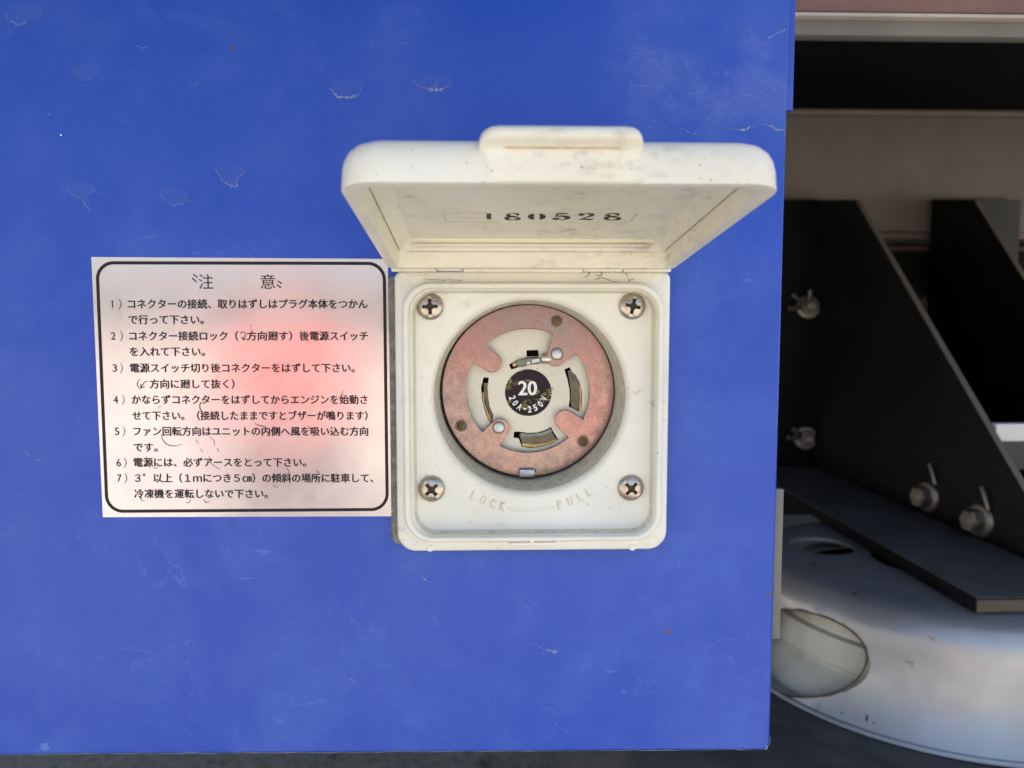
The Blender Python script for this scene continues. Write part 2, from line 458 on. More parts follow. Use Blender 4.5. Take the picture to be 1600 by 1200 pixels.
# ------------------------------------------------------------------ black spare-wheel bracket
ZF = -233.0
fl = at(1525, 936, 2, ZF); XF, YF = fl.x, fl.y
br = empty('wheel_bracket', (XF+120, 600, ZF-12), 'black welded steel bracket with sloping gussets bolted above the silver spare wheel', 'bracket')
YB = 959.0
def pxX(px, X):   # Y on the plane x = X seen at column px (row irrelevant to first order)
    return at(px, 500, 0, X).y
XG = 532.0
mb = MB().box(XF, XF+520, YF, YB-2, ZF-12, ZF); mb.build('foot_plate', [M_black], br, bevel=.8, seg=1)
MB().box(XF+1.5, XF+518, YF+1.5, YB-3, ZF+.05, ZF+.6).build('pale_top', M_foot, br)  # paler sheet laid over the top of the black plate
MB().box(XF+.5, XF+519.5, YF-1.2, YF-.05, ZF-11.5, ZF-.6).build('rusty_front_edge', M_rusty, br, bevel=.5, seg=1)
def gusset(X, pxtop, pytop, pxlow, pylow, th=9):
    a = at(pxtop, pytop, 0, X); b = at(pxlow, pylow, 0, X)
    k = (b.z-a.z)/(b.y-a.y); zend = ZF+.5; yend = a.y + (zend+14-a.z)/k
    prof = [(YB, zend), (yend, zend), (yend, zend+14), (a.y, a.z), (YB, aty(pxtop-25, pytop, YB).z)]
    m_ = MB().rings([[(X, y, z) for y, z in prof], [(X+th, y, z) for y, z in prof]], True, True)
    o = m_.build('gusset', M_black, br, bevel=1, seg=2)
    A_ = Vector((0, a.y, a.z)); B_ = Vector((0, yend, zend+14)); d_ = (B_-A_).normalized(); n_ = Vector((0, d_.z, -d_.y))
    if n_.y > 0: n_ = -n_
    c_ = [A_+d_*3+n_*.1, B_-d_*3+n_*.1, B_-d_*3+n_*.9, A_+d_*3+n_*.9]
    MB().rings([[p+Vector((X+1, 0, 0)) for p in c_], [p+Vector((X+th-1, 0, 0)) for p in c_]], True, True).build('lit_edge', M_rail, o)  # paler strip: light on the upturned edge put into the colour
    return o, a
g1, ga = gusset(XG, 1335, 312, 1600, 772)
g2, gb = gusset(XG+182, 1520, 312, 1600, 440)
xl = aty(1226, 500, YB).x
MB().box(xl-60, XG+9, YB+.3, YB+10, ZF-12, aty(1270, 312, YB).z).build('back_plate', M_black, br, bevel=1.5)
MB().box(XG+182+12, aty(1594, 350, YB-8).x, YB-8, YB-.5, aty(1560, 470, YB).z, aty(1560, 314, YB).z).build('grey_pad_plate', M_grey, br, bevel=1)
def weld(px0, py0, px1, py1):
    a, b = aty(px0, py0, YB-2), aty(px1, py1, YB-2)
    P = [a.lerp(b, i/30) + Vector((random.uniform(-.6,.6), 0, random.uniform(-.6,.6))) for i in range(31)]
    MB().tube(P, 4.0, 8).build('weld_bead', M_foot, br)
weld(1309, 330, 1303, 735)
def hexbolt(o, axis, s=1.0, name='flange_bolt'):
    o = Vector(o); ax = Vector(axis).normalized()
    m_ = MB().lathe(o, ax, [(10.5*s, 0), (10.8*s, 1.2*s), (10*s, 2.6*s), (8.6*s, 3.4*s)], 28, True, True)
    m_.lathe(o, ax, [(7.6*s, 3.0*s), (7.6*s, 9.2*s), (6.4*s, 10.4*s)], 6, False, True)
    m_.lathe(o, ax, [(4.2*s, 10.2*s), (4.0*s, 10.9*s), (3.4*s, 11.0*s)], 20, False, True)
    return m_.build(name, M_bolt, br, smooth=30)
for px, py in ((1452, 776), (1534, 813)):
    hexbolt(at(px, py, 0, XG-.2), (-1, -.12, 0), 1.75)
    c0 = at(px+6, py-42, 0, XG-3)
    MB().tube([c0+Vector((0,-6,-16)), c0+Vector((-3,-2,0)), c0+Vector((-2,4,6))], 2.2, 8).build('locking_clip', M_bolt, br)
for px, py, tails in ((1262, 480, ((-24,-20),(4,-26),(-30,2))), (1258, 684, ((-20,-14),(-28,0)))):
    o = aty(px, py, YB-.3); s = 1.5
    m_ = MB().lathe(o, (-.15,-1,.05), [(12.5*s,0),(13*s,2*s),(12*s,4*s),(9*s,4.5*s)], 28, True, True)
    m_.lathe(o, (-.15,-1,.05), [(8.6*s,4*s),(8.6*s,10*s),(7.5*s,11*s)], 6, False, True)
    m_.lathe(o, (-.15,-1,.05), [(5*s,10.5*s),(5*s,18*s),(4*s,19*s)], 18, False, True)
    m_.build('stud_nut', M_bolt, br, smooth=30)
    for k, (dx, dy) in enumerate(tails):
        a = aty(px+dx*.35, py+dy*.35, YB-16); b = aty(px+dx, py+dy, YB-20)
        MB().tube([a, a.lerp(b, .6)+Vector((0,-3,0)), b], [3.4, 3.6, 4.4], 8).build('cotter_leg', M_bolt, br)

# ------------------------------------------------------------------ spare wheel lying under the bracket
WC = Vector((467, 501, -352)); RW = 203.0
wh = empty('spare_wheel', (WC.x, WC.y, -590), 'silver steel spare wheel with big hand holes lying flat under the bracket', 'spare wheel')
outer = [(60, 105), (150, 105.5), (170, 103.8), (179, 99.5), (184.5, 93), (187.5, 84), (188.6, 70), (189.4, 55), (191, 40), (194.5, 26), (199, 14), (202.5, 6), (204.5, 1), (206, -3)]
prof = outer + [(r-4 if r > 160 else r, h-4) for r, h in outer[::-1]]
base = MB().lathe(WC, (0,0,1), prof + [prof[0]], 160)
me = rawmesh(base)
bm = bmesh.new(); bm.from_mesh(me); bmesh.ops.remove_doubles(bm, verts=bm.verts, dist=1e-6); bmesh.ops.recalc_face_normals(bm, faces=bm.faces); bm.to_mesh(me); bm.free()
# hand-hole: where the photograph shows it on the conical wall
ph = at(1243, 1018, 2, -305.0)
a0 = None
best = None
HR = radians(18)
for k in range(0, 400):       # march along the view ray to the cone wall
    d = ray(1243, 1020); t = 300 + k*1.5; p = CAM + d*t
    r = hypot(p.x-WC.x, p.y-WC.y)
    if r < 196: best = p; break
ang = atan2(best.y-WC.y, best.x-WC.x); zh = best.z
for k in range(4):
    a = ang + k*pi/2
    dr = Vector((cos(a), sin(a), 0)); tg = Vector((-sin(a), cos(a), 0)); ax = (dr + Vector((0,0,.28))).normalized(); upv = ax.cross(tg).normalized()
    if upv.z < 0: upv = -upv
    o = WC + dr*193; o.z = zh
    if k == 0: tg, upv = tg*cos(HR)+upv*sin(HR), upv*cos(HR)-tg*sin(HR)
    R = [[o + ax*h + tg*(70*cos(2*pi*i/40)) + upv*(39*sin(2*pi*i/40)) for i in range(40)] for h in (-35, 35)]
    me = boolean(me, rawmesh(MB().rings(R, True, True)))
MB().lathe(WC, (0,0,1), [(148, 74), (60, 76), (1, 76)], 80).build('hole_shade_disc', M_black.m, wh)  # black disc added under the wheel face so its holes read dark
# rust creeping round the visible hand hole
a = ang; dr = Vector((cos(a), sin(a), 0)); tg = Vector((-sin(a), cos(a), 0)); ax = (dr + Vector((0,0,.28))).normalized(); upv = ax.cross(tg).normalized()
if upv.z < 0: upv = -upv
tg, upv = tg*cos(HR)+upv*sin(HR), upv*cos(HR)-tg*sin(HR)
def onwall(d):
    lo = WC + dr*193; lo.z = zh; p0_ = lo + d
    zr_ = p0_.z - WC.z
    rr_ = next((outer[i][0] + (outer[i+1][0]-outer[i][0])*((outer[i][1]-zr_)/(outer[i][1]-outer[i+1][1])) for i in range(2, len(outer)-1) if outer[i+1][1] <= zr_ <= outer[i][1]), 200)
    b = Vector((p0_.x-WC.x, p0_.y-WC.y, 0)).normalized()
    return Vector((WC.x, WC.y, p0_.z)) + b*(rr_+.35)
ca = [2*pi*i/90 for i in range(91)]
P1 = [onwall(tg*(69.5*cos(t)) + upv*(38.6*sin(t))) for t in ca]
P2 = [onwall(tg*((71.5+2.2*abs(mnoise.noise(Vector((cos(t)*3, sin(t)*3, 4)))))*cos(t)) + upv*((40.2+2.2*abs(mnoise.noise(Vector((cos(t)*3, sin(t)*3, 9)))))*sin(t))) for t in ca]
MB().rings([P1, P2], closed=False).build('rust_ring', M_rusty.m, wh, smooth=60)
sl = at(1284, 853, 2, WC.z+105)
asl = atan2(sl.y-WC.y, sl.x-WC.x); rsl = hypot(sl.x-WC.x, sl.y-WC.y)
for k in range(3):
    a = asl + k*2*pi/3
    me = boolean(me, rawmesh(MB().lathe((WC.x+rsl*cos(a), WC.y+rsl*sin(a), WC.z+60), (0,0,1), [(34,0),(34,90)], 40, True, True)))
for v in me.vertices: v.co -= WC*MM
me.materials.clear(); me.materials.append(M_wheel.m)
o_ = link('wheel_disc', me, wh, WC, 40)
MB().lathe(WC, (0,0,1), [(203.5,-1),(204.5,1.2),(206.3,2.2),(207.8,1.4),(208.2,-2)], 160).build('rim_lip', M_wheel.m, wh, smooth=60)
MB().lathe(WC, (0,0,1), [(150, 84), (158, 62), (158.5, 58), (164, 56), (168, 32), (165, 29), (165, 26), (173, 20), (184, 2), (192, -20), (190, -50), (176, -64), (174, -120), (190, -140), (196, -175), (208, -185), (210, -180), (200, -172), (194, -136), (180, -116), (181, -66), (195, -54), (197, -20), (203, -8), (196, -9), (180, -4), (164, 20), (156, 50), (148, 80)], 120).build('rim_barrel', M_barrel.m, wh, smooth=50)
prof = [(200, -30), (203.8, -6), (208.4, -4.5), (209.5, -5), (211, -2.0), (218, -3), (232, -1.5), (236, -2.6), (250, -1.5), (290, 3), (295, 1.8), (330, 0), (372, -14), (396, -40), (402, -70), (402, -120), (392, -160), (360, -190), (280, -200), (215, -188), (200, -170)]
MB().lathe(WC, (0,0,1), prof, 140).build('tyre', M_tyre.m, wh, smooth=50)
for px, py0, py1 in ((1316, 1112, 1131), (1355, 1117, 1137), (1366, 1128, 1138)):
    def cone(px_, py_):
        d = ray(px_, py_)
        for k in range(900):
            p = CAM + d*(250+k*.5)
            if hypot(p.x-WC.x, p.y-WC.y) < 201.5 - max(0, (p.z-WC.z-5))*.12: return p
        return p
    a, b = cone(px, py0), cone(px-1, py1)
    nr = (Vector((a.x-WC.x, a.y-WC.y, 20))).normalized()
    MB().ribbon([a+nr*.8, a.lerp(b,.5)+nr*.8, b+nr*.8], [1.2, 1.8, 2.2], .3, nr).build('paint_tick', M_ink.m, wh)

# ------------------------------------------------------------------ blue cabinet
def mats(m_): return m_.m if isinstance(m_, Mat) else m_
cab = empty('equipment_cabinet', (-200, 30, -161), 'blue painted steel cabinet with scuffed and flaking paint filling most of the view', 'cabinet')
bl = aty(0, 1180); brc = aty(1205, 1172)
k = (brc.z-bl.z)/(brc.x-bl.x)
XL, XR = -720.0, 107.3
zb = lambda x: bl.z + k*(x-bl.x)
outl = [(XL, zb(XL)), (XR-2.2, zb(XR)), (XR-.9, zb(XR)+.6), (XR-.2, zb(XR)+2.4), (XR-.1, 60), (XR, 420), (XL, 420)]
hole = rrect(-24, 54, -66, 12, 8)
mb = MB(); plateY(mb, [outl, hole], 0, 2.4, .9)
# curve extrude gives wide triangles; fine for a flat sheet
mb.build('front_panel', M_blue.m, cab, smooth=50, origin=(0,0,0))
mb = MB()
mb.box(XL+2, XR-1.2, 2.6, 180, zb(0)+.4, zb(0)+2.2); mb.box(XL+2, XR-1.2, 2.6, 180, 417, 419)
mb.box(XR-2.6, XR-1.1, 2.6, 180, zb(0)+2.4, 416.8); mb.box(XL+2, XL+4, 2.6, 180, zb(0)+2.4, 416.8)
mb.box(XL+2, XR-1.2, 180.2, 182, zb(0)+.4, 419)
mb.build('cabinet_shell', M_blue.m, cab)
a = aty(1237.5, 0, 7); b = aty(1236, 176, 7)
MB().box(XR-1.0, a.x+.35, 4, 7, b.z, 420).build('edge_strip', M_blue.m, cab, bevel=.3)
MB().box(XR-1.0, XR-.2, 2.9, 3.9, b.z-.5, 420).build('seam_sealant', M_ink.m, cab)
a = aty(1221, 762, 7); b = aty(1213, 994, 7)
MB().box(XR-1.0, a.x-.15, 4, 7, b.z, a.z).build('edge_strip', M_strip.m, cab, bevel=.3, label='bare grey edge strip low on the right side')

def flake(px, py, w, h, seed, lift=.45, edge=(.25, 1.3), side=None, film=True):
    """lifted bit of paint: a thin slightly raised film whose lower edge curls up pale"""
    rnd = random.Random(seed); c = aty(px, py); s = 280/FPX
    N = 44; P = []
    for i in range(N):
        t = 2*pi*i/N
        rr_ = 1 + .28*(mnoise.noise(Vector((cos(t)*1.3+seed*3.1, sin(t)*1.3, seed)))) + .16*mnoise.noise(Vector((cos(t)*5+seed, sin(t)*5, 2.)))
        P.append(Vector((c.x + w*s/2*rr_*cos(t), -.06, c.z + h*s/2*rr_*sin(t))))
    if film:
        m_ = MB().rings([[p+Vector((0,.05,0)) for p in P], P, [c.lerp(p, .8)+Vector((0,-.14,0)) for p in P]], False, True)
        f_ = m_.build('paint_flake', M_flake_film.m, cab, smooth=60)
    i0, i1 = side or (int(N*.52), int(N*.98))
    path = []; wd = []
    for i in range(i0, i1+1):
        u = (i-i0)/(i1-i0); p = P[i % N]
        path.append(p + Vector((0, -.05, 0)))
        b_ = sin(pi*u); wd.append(edge[0]*(.5+rnd.random()*.7) + edge[1]*max(0, b_-.55)/.45*(.6+.7*mnoise.noise(Vector((i*.5, seed, 0)))+.3))
    e = MB().ribbon(path, wd, .12).build('flake_edge', M_flake_edge.m, f_ if film else cab, smooth=0)
def chip(pts, wd, name='paint_chip', mat=None, th=.12):
    P = [aty(x, y, -.03) for x, y in pts]; Q = []; W = []
    for i in range(len(P)-1):
        for j in range(6):
            t = j/6; p = P[i].lerp(P[i+1], t)
            Q.append(p + Vector((mnoise.noise(p*.9)*.3+random.uniform(-.09,.09), 0, mnoise.noise(p*.9+Vector((9,2,5)))*.4+random.uniform(-.11,.11))))
            W.append((wd[i]+(wd[i+1]-wd[i])*t)*max(.12, .55+1.1*mnoise.noise(p*1.1)+random.uniform(-.2,.2)))
    Q.append(P[-1]); W.append(wd[-1])
    return MB().ribbon(Q, W, th).build(name, mats(mat or M_flake_edge), cab, smooth=0)
def traced(pts, sc_, ox, oy, wd, n='flake_edge', mat=None):
    chip([(x/sc_+ox, y/sc_+oy) for x, y in pts], wd, n, mat)
def film(pts, sc_, ox, oy):
    P = [aty(x/sc_+ox, y/sc_+oy, -.035) for x, y in pts]; Q = []
    for i in range(len(P)):
        for j in range(4):
            p = P[i].lerp(P[(i+1) % len(P)], j/4); Q.append(p + Vector((mnoise.noise(p*.8)*.3, 0, mnoise.noise(p*.8+Vector((7,1,2)))*.3)))
    V, F = curve_mesh([[(p.x, p.z) for p in Q]], .012, 0)
    MB().add([(v.x, -.035-v.z, v.y) for v in V], F).build('paint_flake', M_flake_film.m, cab, smooth=0)
T1 = (3.4275, 0, 0); T2 = (5.333, 480, 80)
film([(25,70),(35,100),(42,112),(75,122),(105,134),(125,132),(145,105),(165,98),(195,104),(215,80),(230,50),(200,32),(140,20),(60,27)], *T1)
film([(388,370),(395,395),(415,415),(450,430),(485,427),(500,415),(525,395),(530,375),(515,352),(470,345),(420,350)], *T1)
film([(1155,905),(1175,935),(1190,970),(1235,994),(1265,1000),(1272,960),(1290,940),(1320,915),(1300,890),(1240,880),(1170,890)], *T1)
film([(310,990),(350,1020),(380,1030),(400,1048),(430,1060),(455,1090),(478,1100),(480,1035),(520,1022),(495,980),(450,965),(380,970)], *T1)
film([(850,1030),(880,1070),(935,1105),(945,1095),(975,1095),(1000,1075),(1020,1080),(1010,1045),(990,1010),(920,1000),(870,1010)], *T1)
film([(185,305),(215,340),(250,378),(330,388),(425,372),(440,340),(460,300),(420,255),(330,242),(220,255)], *T2)
film([(885,240),(905,270),(950,300),(1000,312),(1050,330),(1110,318),(1180,295),(1215,265),(1190,210),(1050,185),(920,200)], *T2)
traced([(25,70),(35,100),(42,112),(75,122),(105,134),(125,132),(145,105),(165,98),(195,104),(215,80),(230,50)], *T1, [.15,.3,.5,.8,1.9,1.5,.4,.3,.4,.3,.15])
traced([(388,370),(395,395),(415,415),(450,430),(485,427),(500,415),(525,395),(530,375)], *T1, [.1,.2,.25,.2,.2,.25,.2,.1], mat=M_scratch)
traced([(390,365),(420,350),(470,345),(515,352)], *T1, [.08,.14,.14,.08], mat=M_scratch)
traced([(975,400),(1000,420),(1030,440),(1040,460),(1060,435),(1090,425),(1110,405),(1125,395)], *T1, [.1,.2,.2,.35,.2,.2,.25,.1], mat=M_scratch)
traced([(1155,905),(1175,935),(1190,970),(1235,994),(1265,1000),(1272,960),(1290,940),(1320,915)], *T1, [.2,.3,.6,1.4,1.1,.4,.35,.2])
traced([(310,990),(350,1020),(380,1030),(400,1048),(430,1060),(455,1090),(483,1135)], *T1, [.1,.2,.2,.3,.3,.4,.7])
traced([(487,1125),(476,1090),(480,1035),(520,1022),(580,1050),(620,1075)], *T1, [.3,.2,.3,.3,.12,.08], mat=M_scratch)
traced([(850,1030),(880,1070),(935,1105),(945,1095),(975,1095),(1000,1075),(1020,1080),(1010,1045)], *T1, [.2,.35,.45,.3,.4,.25,.3,.1])
traced([(860,1020),(920,1000),(990,1010)], *T1, [.07,.12,.07], mat=M_scratch)
traced([(725,240),(765,262),(790,245)], *T1, [.2,.5,.2], mat=M_scratch)
T2 = (5.333, 480, 80)
traced([(185,305),(215,340),(250,378),(330,388),(425,372),(440,340),(460,300)], *T2, [.15,.35,1.2,1.6,1.2,.4,.2])
traced([(885,240),(905,270),(950,300),(1000,312),(1050,330),(1110,318),(1180,295),(1215,265)], *T2, [.2,.4,.5,1.1,2.0,1.0,.5,.15])
traced([(1060,300),(1075,270),(1090,245)], *T2, [.6,.3,.1]); traced([(1180,260),(1200,265),(1215,260)], *T2, [.2,.3,.1])
traced([(1480,205),(1530,212),(1600,205)], *T2, [.06,.12,.06], mat=M_scratch)
traced([(70,180),(85,170),(100,200),(125,207),(150,185),(185,165)], 2.07, 0, 620, [.2,.35,.4,.35,.25,.15])
traced([(80,190),(100,180),(140,175)], 2.07, 0, 620, [.15,.2,.1], mat=M_scratch)
traced([(30,295),(55,300),(70,315)], 2.07, 0, 620, [.1,.25,.1], mat=M_scratch)
traced([(260,700),(268,708),(276,704)], 2.07, 0, 620, [.1,.35,.1])
traced([(698,620),(704,634),(712,630)], 2.07, 0, 620, [.1,.5,.1])
chip([(1138,203),(1152,202),(1162,204),(1172,198),(1186,194),(1202,196),(1214,203),(1228,203)], [.15,.5,1.1,.7,.45,.5,1.2,.9])
chip([(1200,59),(1208,57),(1217,50),(1228,46)], [.3,.6,.5,.5])
chip([(1052,204),(1066,200),(1080,210),(1096,205)], [.1,.25,.35,.1])
chip([(655,893),(662,904),(672,909),(682,908)], [.5,1.3,.8,.3])
chip([(845,1024),(854,1014),(868,1020),(874,1012)], [.15,.7,1.6,.3])
chip([(830,1004),(846,1012),(856,1018)], [.1,.3,.4])
for pts in ([(143,1032),(186,1014),(210,1013),(240,1022),(270,1036)], [(168,1032),(178,1040),(191,1048)], [(285,1138),(305,1152),(325,1162)],
            [(1082,1010),(1110,1010),(1128,998),(1152,999)], [(760,1122),(790,1114),(800,1100)], [(1010,1140),(1030,1128),(1042,1146)],
            [(344,1126),(352,1140),(370,1144)], [(876,1138),(890,1146),(908,1144)], [(930,800+350),(938,1142)], [(600,1018),(640,1034),(655,1036)],
            [(70,690),(84,712),(96,700)], [(802,953),(835,945),(855,926)], [(675,988),(724,1034)], [(560,830),(600,850)], [(700,1008),(690,1012)],
            [(956,76),(1000,84),(1024,86)], [(1032,44),(1052,50),(1060,56)], [(1108,44),(1134,58),(1180,80)], [(1096,192),(1140,160),(1172,130)], [(986,132),(1036,136)], [(1040,162),(1060,168)]):
    chip(pts, [.10]+[.24]*(len(pts)-2)+[.10], 'scratch_mark', M_scratch, .03)
for pts in ([(795,900),(810,925),(835,950),(860,968)], [(905,962),(930,985),(960,1006),(970,1002),(962,992)], [(942,934),(962,945),(985,938),(1010,924)]):
    chip(pts, [.12]+[.3]*(len(pts)-2)+[.12], 'scuff_line', M_scratch_dark, .03)
M_worn = Mat('worn_paint_edge', (.16,.18,.26), .6)
chip([(1 + i*60, 1178.6 + (1171.2-1178.6)*(1+i*60)/1205) for i in range(20)] + [(1196, 1171)], [random.uniform(.1,.5) for _ in range(21)], 'worn_edge', M_worn, .03)
chip([(1196, 1170), (1202, 1163), (1204, 1150)], [.9, .6, .1], 'worn_edge', M_worn, .03)
def spot(px, py, r, mat, name, y=-.05):
    c = aty(px, py, y); N = 22
    P = [c + Vector((cos(2*pi*i/N), 0, sin(2*pi*i/N)))*r*(1+.35*mnoise.noise(Vector((cos(2*pi*i/N)*2+px, sin(2*pi*i/N)*2, py)))) for i in range(N)]
    return MB().rings([[p+Vector((0,.05,0)) for p in P], P], False, True).build(name, mats(mat), cab)
spot(1043, 987, .8, M_rust, 'rust_spot'); spot(1201, 929, .6, M_rust, 'rust_spot'); spot(648, 1067, .7, M_scratch_dark, 'paint_dent')
M_stain = Mat('rust_stain', (.085,.10,.27), .5)
spot(95, 211, .3, M_white, 'chip_speck'); spot(199, 925, .25, M_flake_edge, 'chip_speck'); spot(70, 1167, 1.6, M_scratch, 'chip_speck'); spot(782, 1042, .3, M_flake_edge, 'chip_speck')
spot(361, 75, .7, M_crack, 'chip_speck'); spot(1018, 1043, .2, M_flake_edge, 'chip_speck')

# ------------------------------------------------------------------ notice sticker
st = empty('notice_sticker', (-89, -.1, -23), 'silver foil caution sticker of seven numbered rules printed in black Japanese', 'sticker')
C4_ = [aty(161, 808), aty(613, 806.5), aty(606, 404.5), aty(143, 401.5)]
def wob(a, b, n=14):
    return [a.lerp(b, i/n) for i in range(n)]
outl = []
for i in range(4): outl += [(p.x, p.z) for p in wob(C4_[i], C4_[(i+1) % 4])]
V, F = curve_mesh([outl], .06, .03)
mb = MB().add([(v.x, -.1-v.z, v.y) for v in V], F); mb.build('foil_sheet', M_foil.m, st, smooth=50)
YT = -.235
tl = aty(150.5, 408, YT); trp = aty(601, 408.5, YT); blp = aty(164, 801.5, YT)
x0, x1, z1, z0 = (tl.x+blp.x)/2-.1, trp.x+.4, tl.z, blp.z
mb = MB(); plateY(mb, [rrect(x0, x1, z0, z1, 6.4, 12), rrect(x0+1.15, x1-1.15, z0+1.15, z1-1.15, 5.3, 12)], YT, YT+.04)
mb.build('border_line', M_ink.m, st, smooth=0)
def fit_text(t, px0, px1, pyc, em=15.4, name='text_line', off=.036, yl=YT, parent=None, mat=None, h=None):
    V, F = text_mesh(t)
    a, b = aty(px0, pyc, yl), aty(px1, pyc, yl)
    xs = [v.x for v in V]; x0_, x1_ = min(xs), max(xs); sx = (b.x-a.x)/(x1_-x0_)
    sz = em*280/FPX
    zc = .37
    if h:
        zs = [v.y for v in V]; zc = (min(zs)+max(zs))/2; sz = h*280/FPX/(max(zs)-min(zs))
    mb = MB()
    for kx, kz in ((-1,0), (1,0), (0,1), (0,-1)):      # heavier strokes: the print is laid down in overlapping passes
        mb.add([(a.x+(v.x-x0_)*sx+kx*off*sz, yl-.003*(kx+2*kz), a.z+(b.z-a.z)*(v.x-x0_)/(x1_-x0_)+(v.y-zc+kz*off*.6)*sz) for v in V], F)
    return mb.build(name, mats(mat or M_ink), parent or st, smooth=0)
fit_text('注', 310.5, 333, 440, h=22.5, name='heading_character', off=.006); fit_text('意', 407, 430, 440, h=22, name='heading_character', off=.006)
def stroke(pts, wd, parent, yl=YT, name='mark', mat=None, th=.03):
    P = [aty(x, y, yl+.02) for x, y in pts]
    return MB().ribbon(P, [q*280/FPX for q in wd], th).build(name, mats(mat or M_ink), parent, smooth=0)
stroke([(302,428.5),(309,434)], [2.2,1.6], st, name='heading_mark'); stroke([(300.5,434.5),(307.5,441)], [2.4,1.6], st, name='heading_mark')
stroke([(433.5,439),(440.5,443)], [1.6,2.2], st, name='heading_mark'); stroke([(432.5,444.5),(439,449.5)], [1.6,2.4], st, name='heading_mark')
for y, nx0, nx1, num in ((475,172,190,'1）'),(525,173.5,192,'2）'),(575,176,192,'3）'),(624.5,177.5,195,'4）'),(674,179.5,196,'5）'),(723,182,198,'6）'),(747,183,199,'7）')):
    if num[0] == '1': stroke([(nx0+1,y-3.6),(nx0+3.6,y-6),(nx0+3.8,y),(nx0+3.8,y+5.8)], [1.2,1.7,1.7,1.7], st, name='item_number')
    else: fit_text(num[0], nx0, nx0+(6.8 if num[0] != '1' else 5), y, h=11.5, name='item_number', off=.018 if num[0] != '1' else .010)
    stroke([(nx1-4,y-7.5),(nx1-1.2,y-3),(nx1-.8,y+1),(nx1-1.6,y+4),(nx1-4.5,y+8)], [.8,1.2,1.4,1.2,.8], st, name='item_bracket')
for t, a, b, y in (
    ('コネクターの接続、取りはずしはプラグ本体をつかん', 200, 574, 475), ('で行って下さい。', 201, 318, 499.5),
    ('コネクター接続ロック（', 202, 372, 525), ('方向廻す）', 386, 456, 525), ('後電源スイッチ', 468, 575, 525),
    ('を入れて下さい。', 203, 320, 549.5), ('電源スイッチ切り後コネクターをはずして下さい。', 203.5, 554, 575),
    ('方向に廻して抜く）', 234, 366, 600), ('かならずコネクターをはずしてからエンジンを始動さ', 206, 574, 624.5),
    ('せて下さい。（接続したままですとブザーが鳴ります）', 207, 574, 649.5), ('ファン回転方向はユニットの内側へ風を吸い込む方向', 208.5, 575, 674),
    ('です。', 209, 246, 699), ('電源には、必ずアースをとって下さい。', 209, 478, 722.5),
    ('３゜以上（１ｍにつき５㎝）の傾斜の場所に駐車して、', 211, 583, 747), ('冷凍機を運転しないで下さい。', 210, 418, 771.5)):
    fit_text(t, a, b, y)
stroke([(219,592),(215.5,596),(214.5,600),(215.5,604),(219,608)], [.8,1.2,1.4,1.2,.8], st, name='bracket_mark')
# the two turning arrows drawn inside the text
stroke([(375,521),(378.5,518.5),(382,519),(384,521.5),(383,525),(380.5,529.5)], [1.4]*6, st, name='turn_arrow')
stroke([(377.5,526),(380,530.5),(385.5,529.5)], [1.2,2.4,1.2], st, name='turn_arrow')
stroke([(231,595.5),(226,597),(223,601),(220.5,605.5)], [1.3]*4, st, name='turn_arrow')
stroke([(220,599.5),(220,606),(226.5,604.5)], [1.3,2.6,1.3], st, name='turn_arrow')
# curled cracks in the laminate
for pts, wmx in (([(251.5,678),(254,687),(259,693),(265,696),(275,697),(285,694)], 1.5), ([(306,687),(310,693)], .9), ([(313,702),(317,706)], .9),
    ([(328,683),(334,688),(336,696)], 1.0), ([(339,700),(342,706)], 1.0), ([(327,713),(328,722),(336,729),(344,734)], 1.2), ([(314,628),(312,636),(315,644),(322,650)], 2.2),
    ([(319,624),(314,631)], 1.0), ([(536,610),(534,615),(537,619)], 1.3), ([(397,661),(404,664),(416,667),(408,666),(398,664)], 1.1), ([(481,665),(485,671)], 1.6),
    ([(447,731),(452,736),(449,742)], 1.2), ([(493,734),(498,737),(495,742)], 1.4), ([(427,758),(430,761),(435,760)], 1.1), ([(218,777),(222,782),(226,783)], 1.1),
    ([(290,786),(296,785),(298,780)], 1.2), ([(318,780),(322,786),(327,784)], 1.4), ([(246,640),(249,635),(253,634)], 1.0), ([(229,713),(227,721)], .8), ([(238,730),(244,732),(248,728)], 1.1),
    ([(391,506),(393,511)], .9), ([(393,514),(395,518)], .9), ([(340,586),(341,591)], .8), ([(478,532),(480,535)], 1.4), ([(297,529),(300,533)], .8), ([(176,618),(179,617)], .8)):
    n = len(pts); W = [wmx*(.35+.65*sin(pi*(i+.5)/n)) for i in range(n)]
    P = [aty(x, y, YT-.01) for x, y in pts]; Q = []; WW = []
    for i in range(n-1):
        for j in range(4):
            p = P[i].lerp(P[i+1], j/4); Q.append(p+Vector((mnoise.noise(p*2.1)*.16, 0, mnoise.noise(p*2.1+Vector((4,4,4)))*.16))); WW.append((W[i]+(W[i+1]-W[i])*j/4)*280/FPX*.8)
    Q.append(P[-1]); WW.append(W[-1]*280/FPX*.6)
    MB().ribbon(Q, WW, .10).build('laminate_crack', M_crack.m, st, smooth=0)

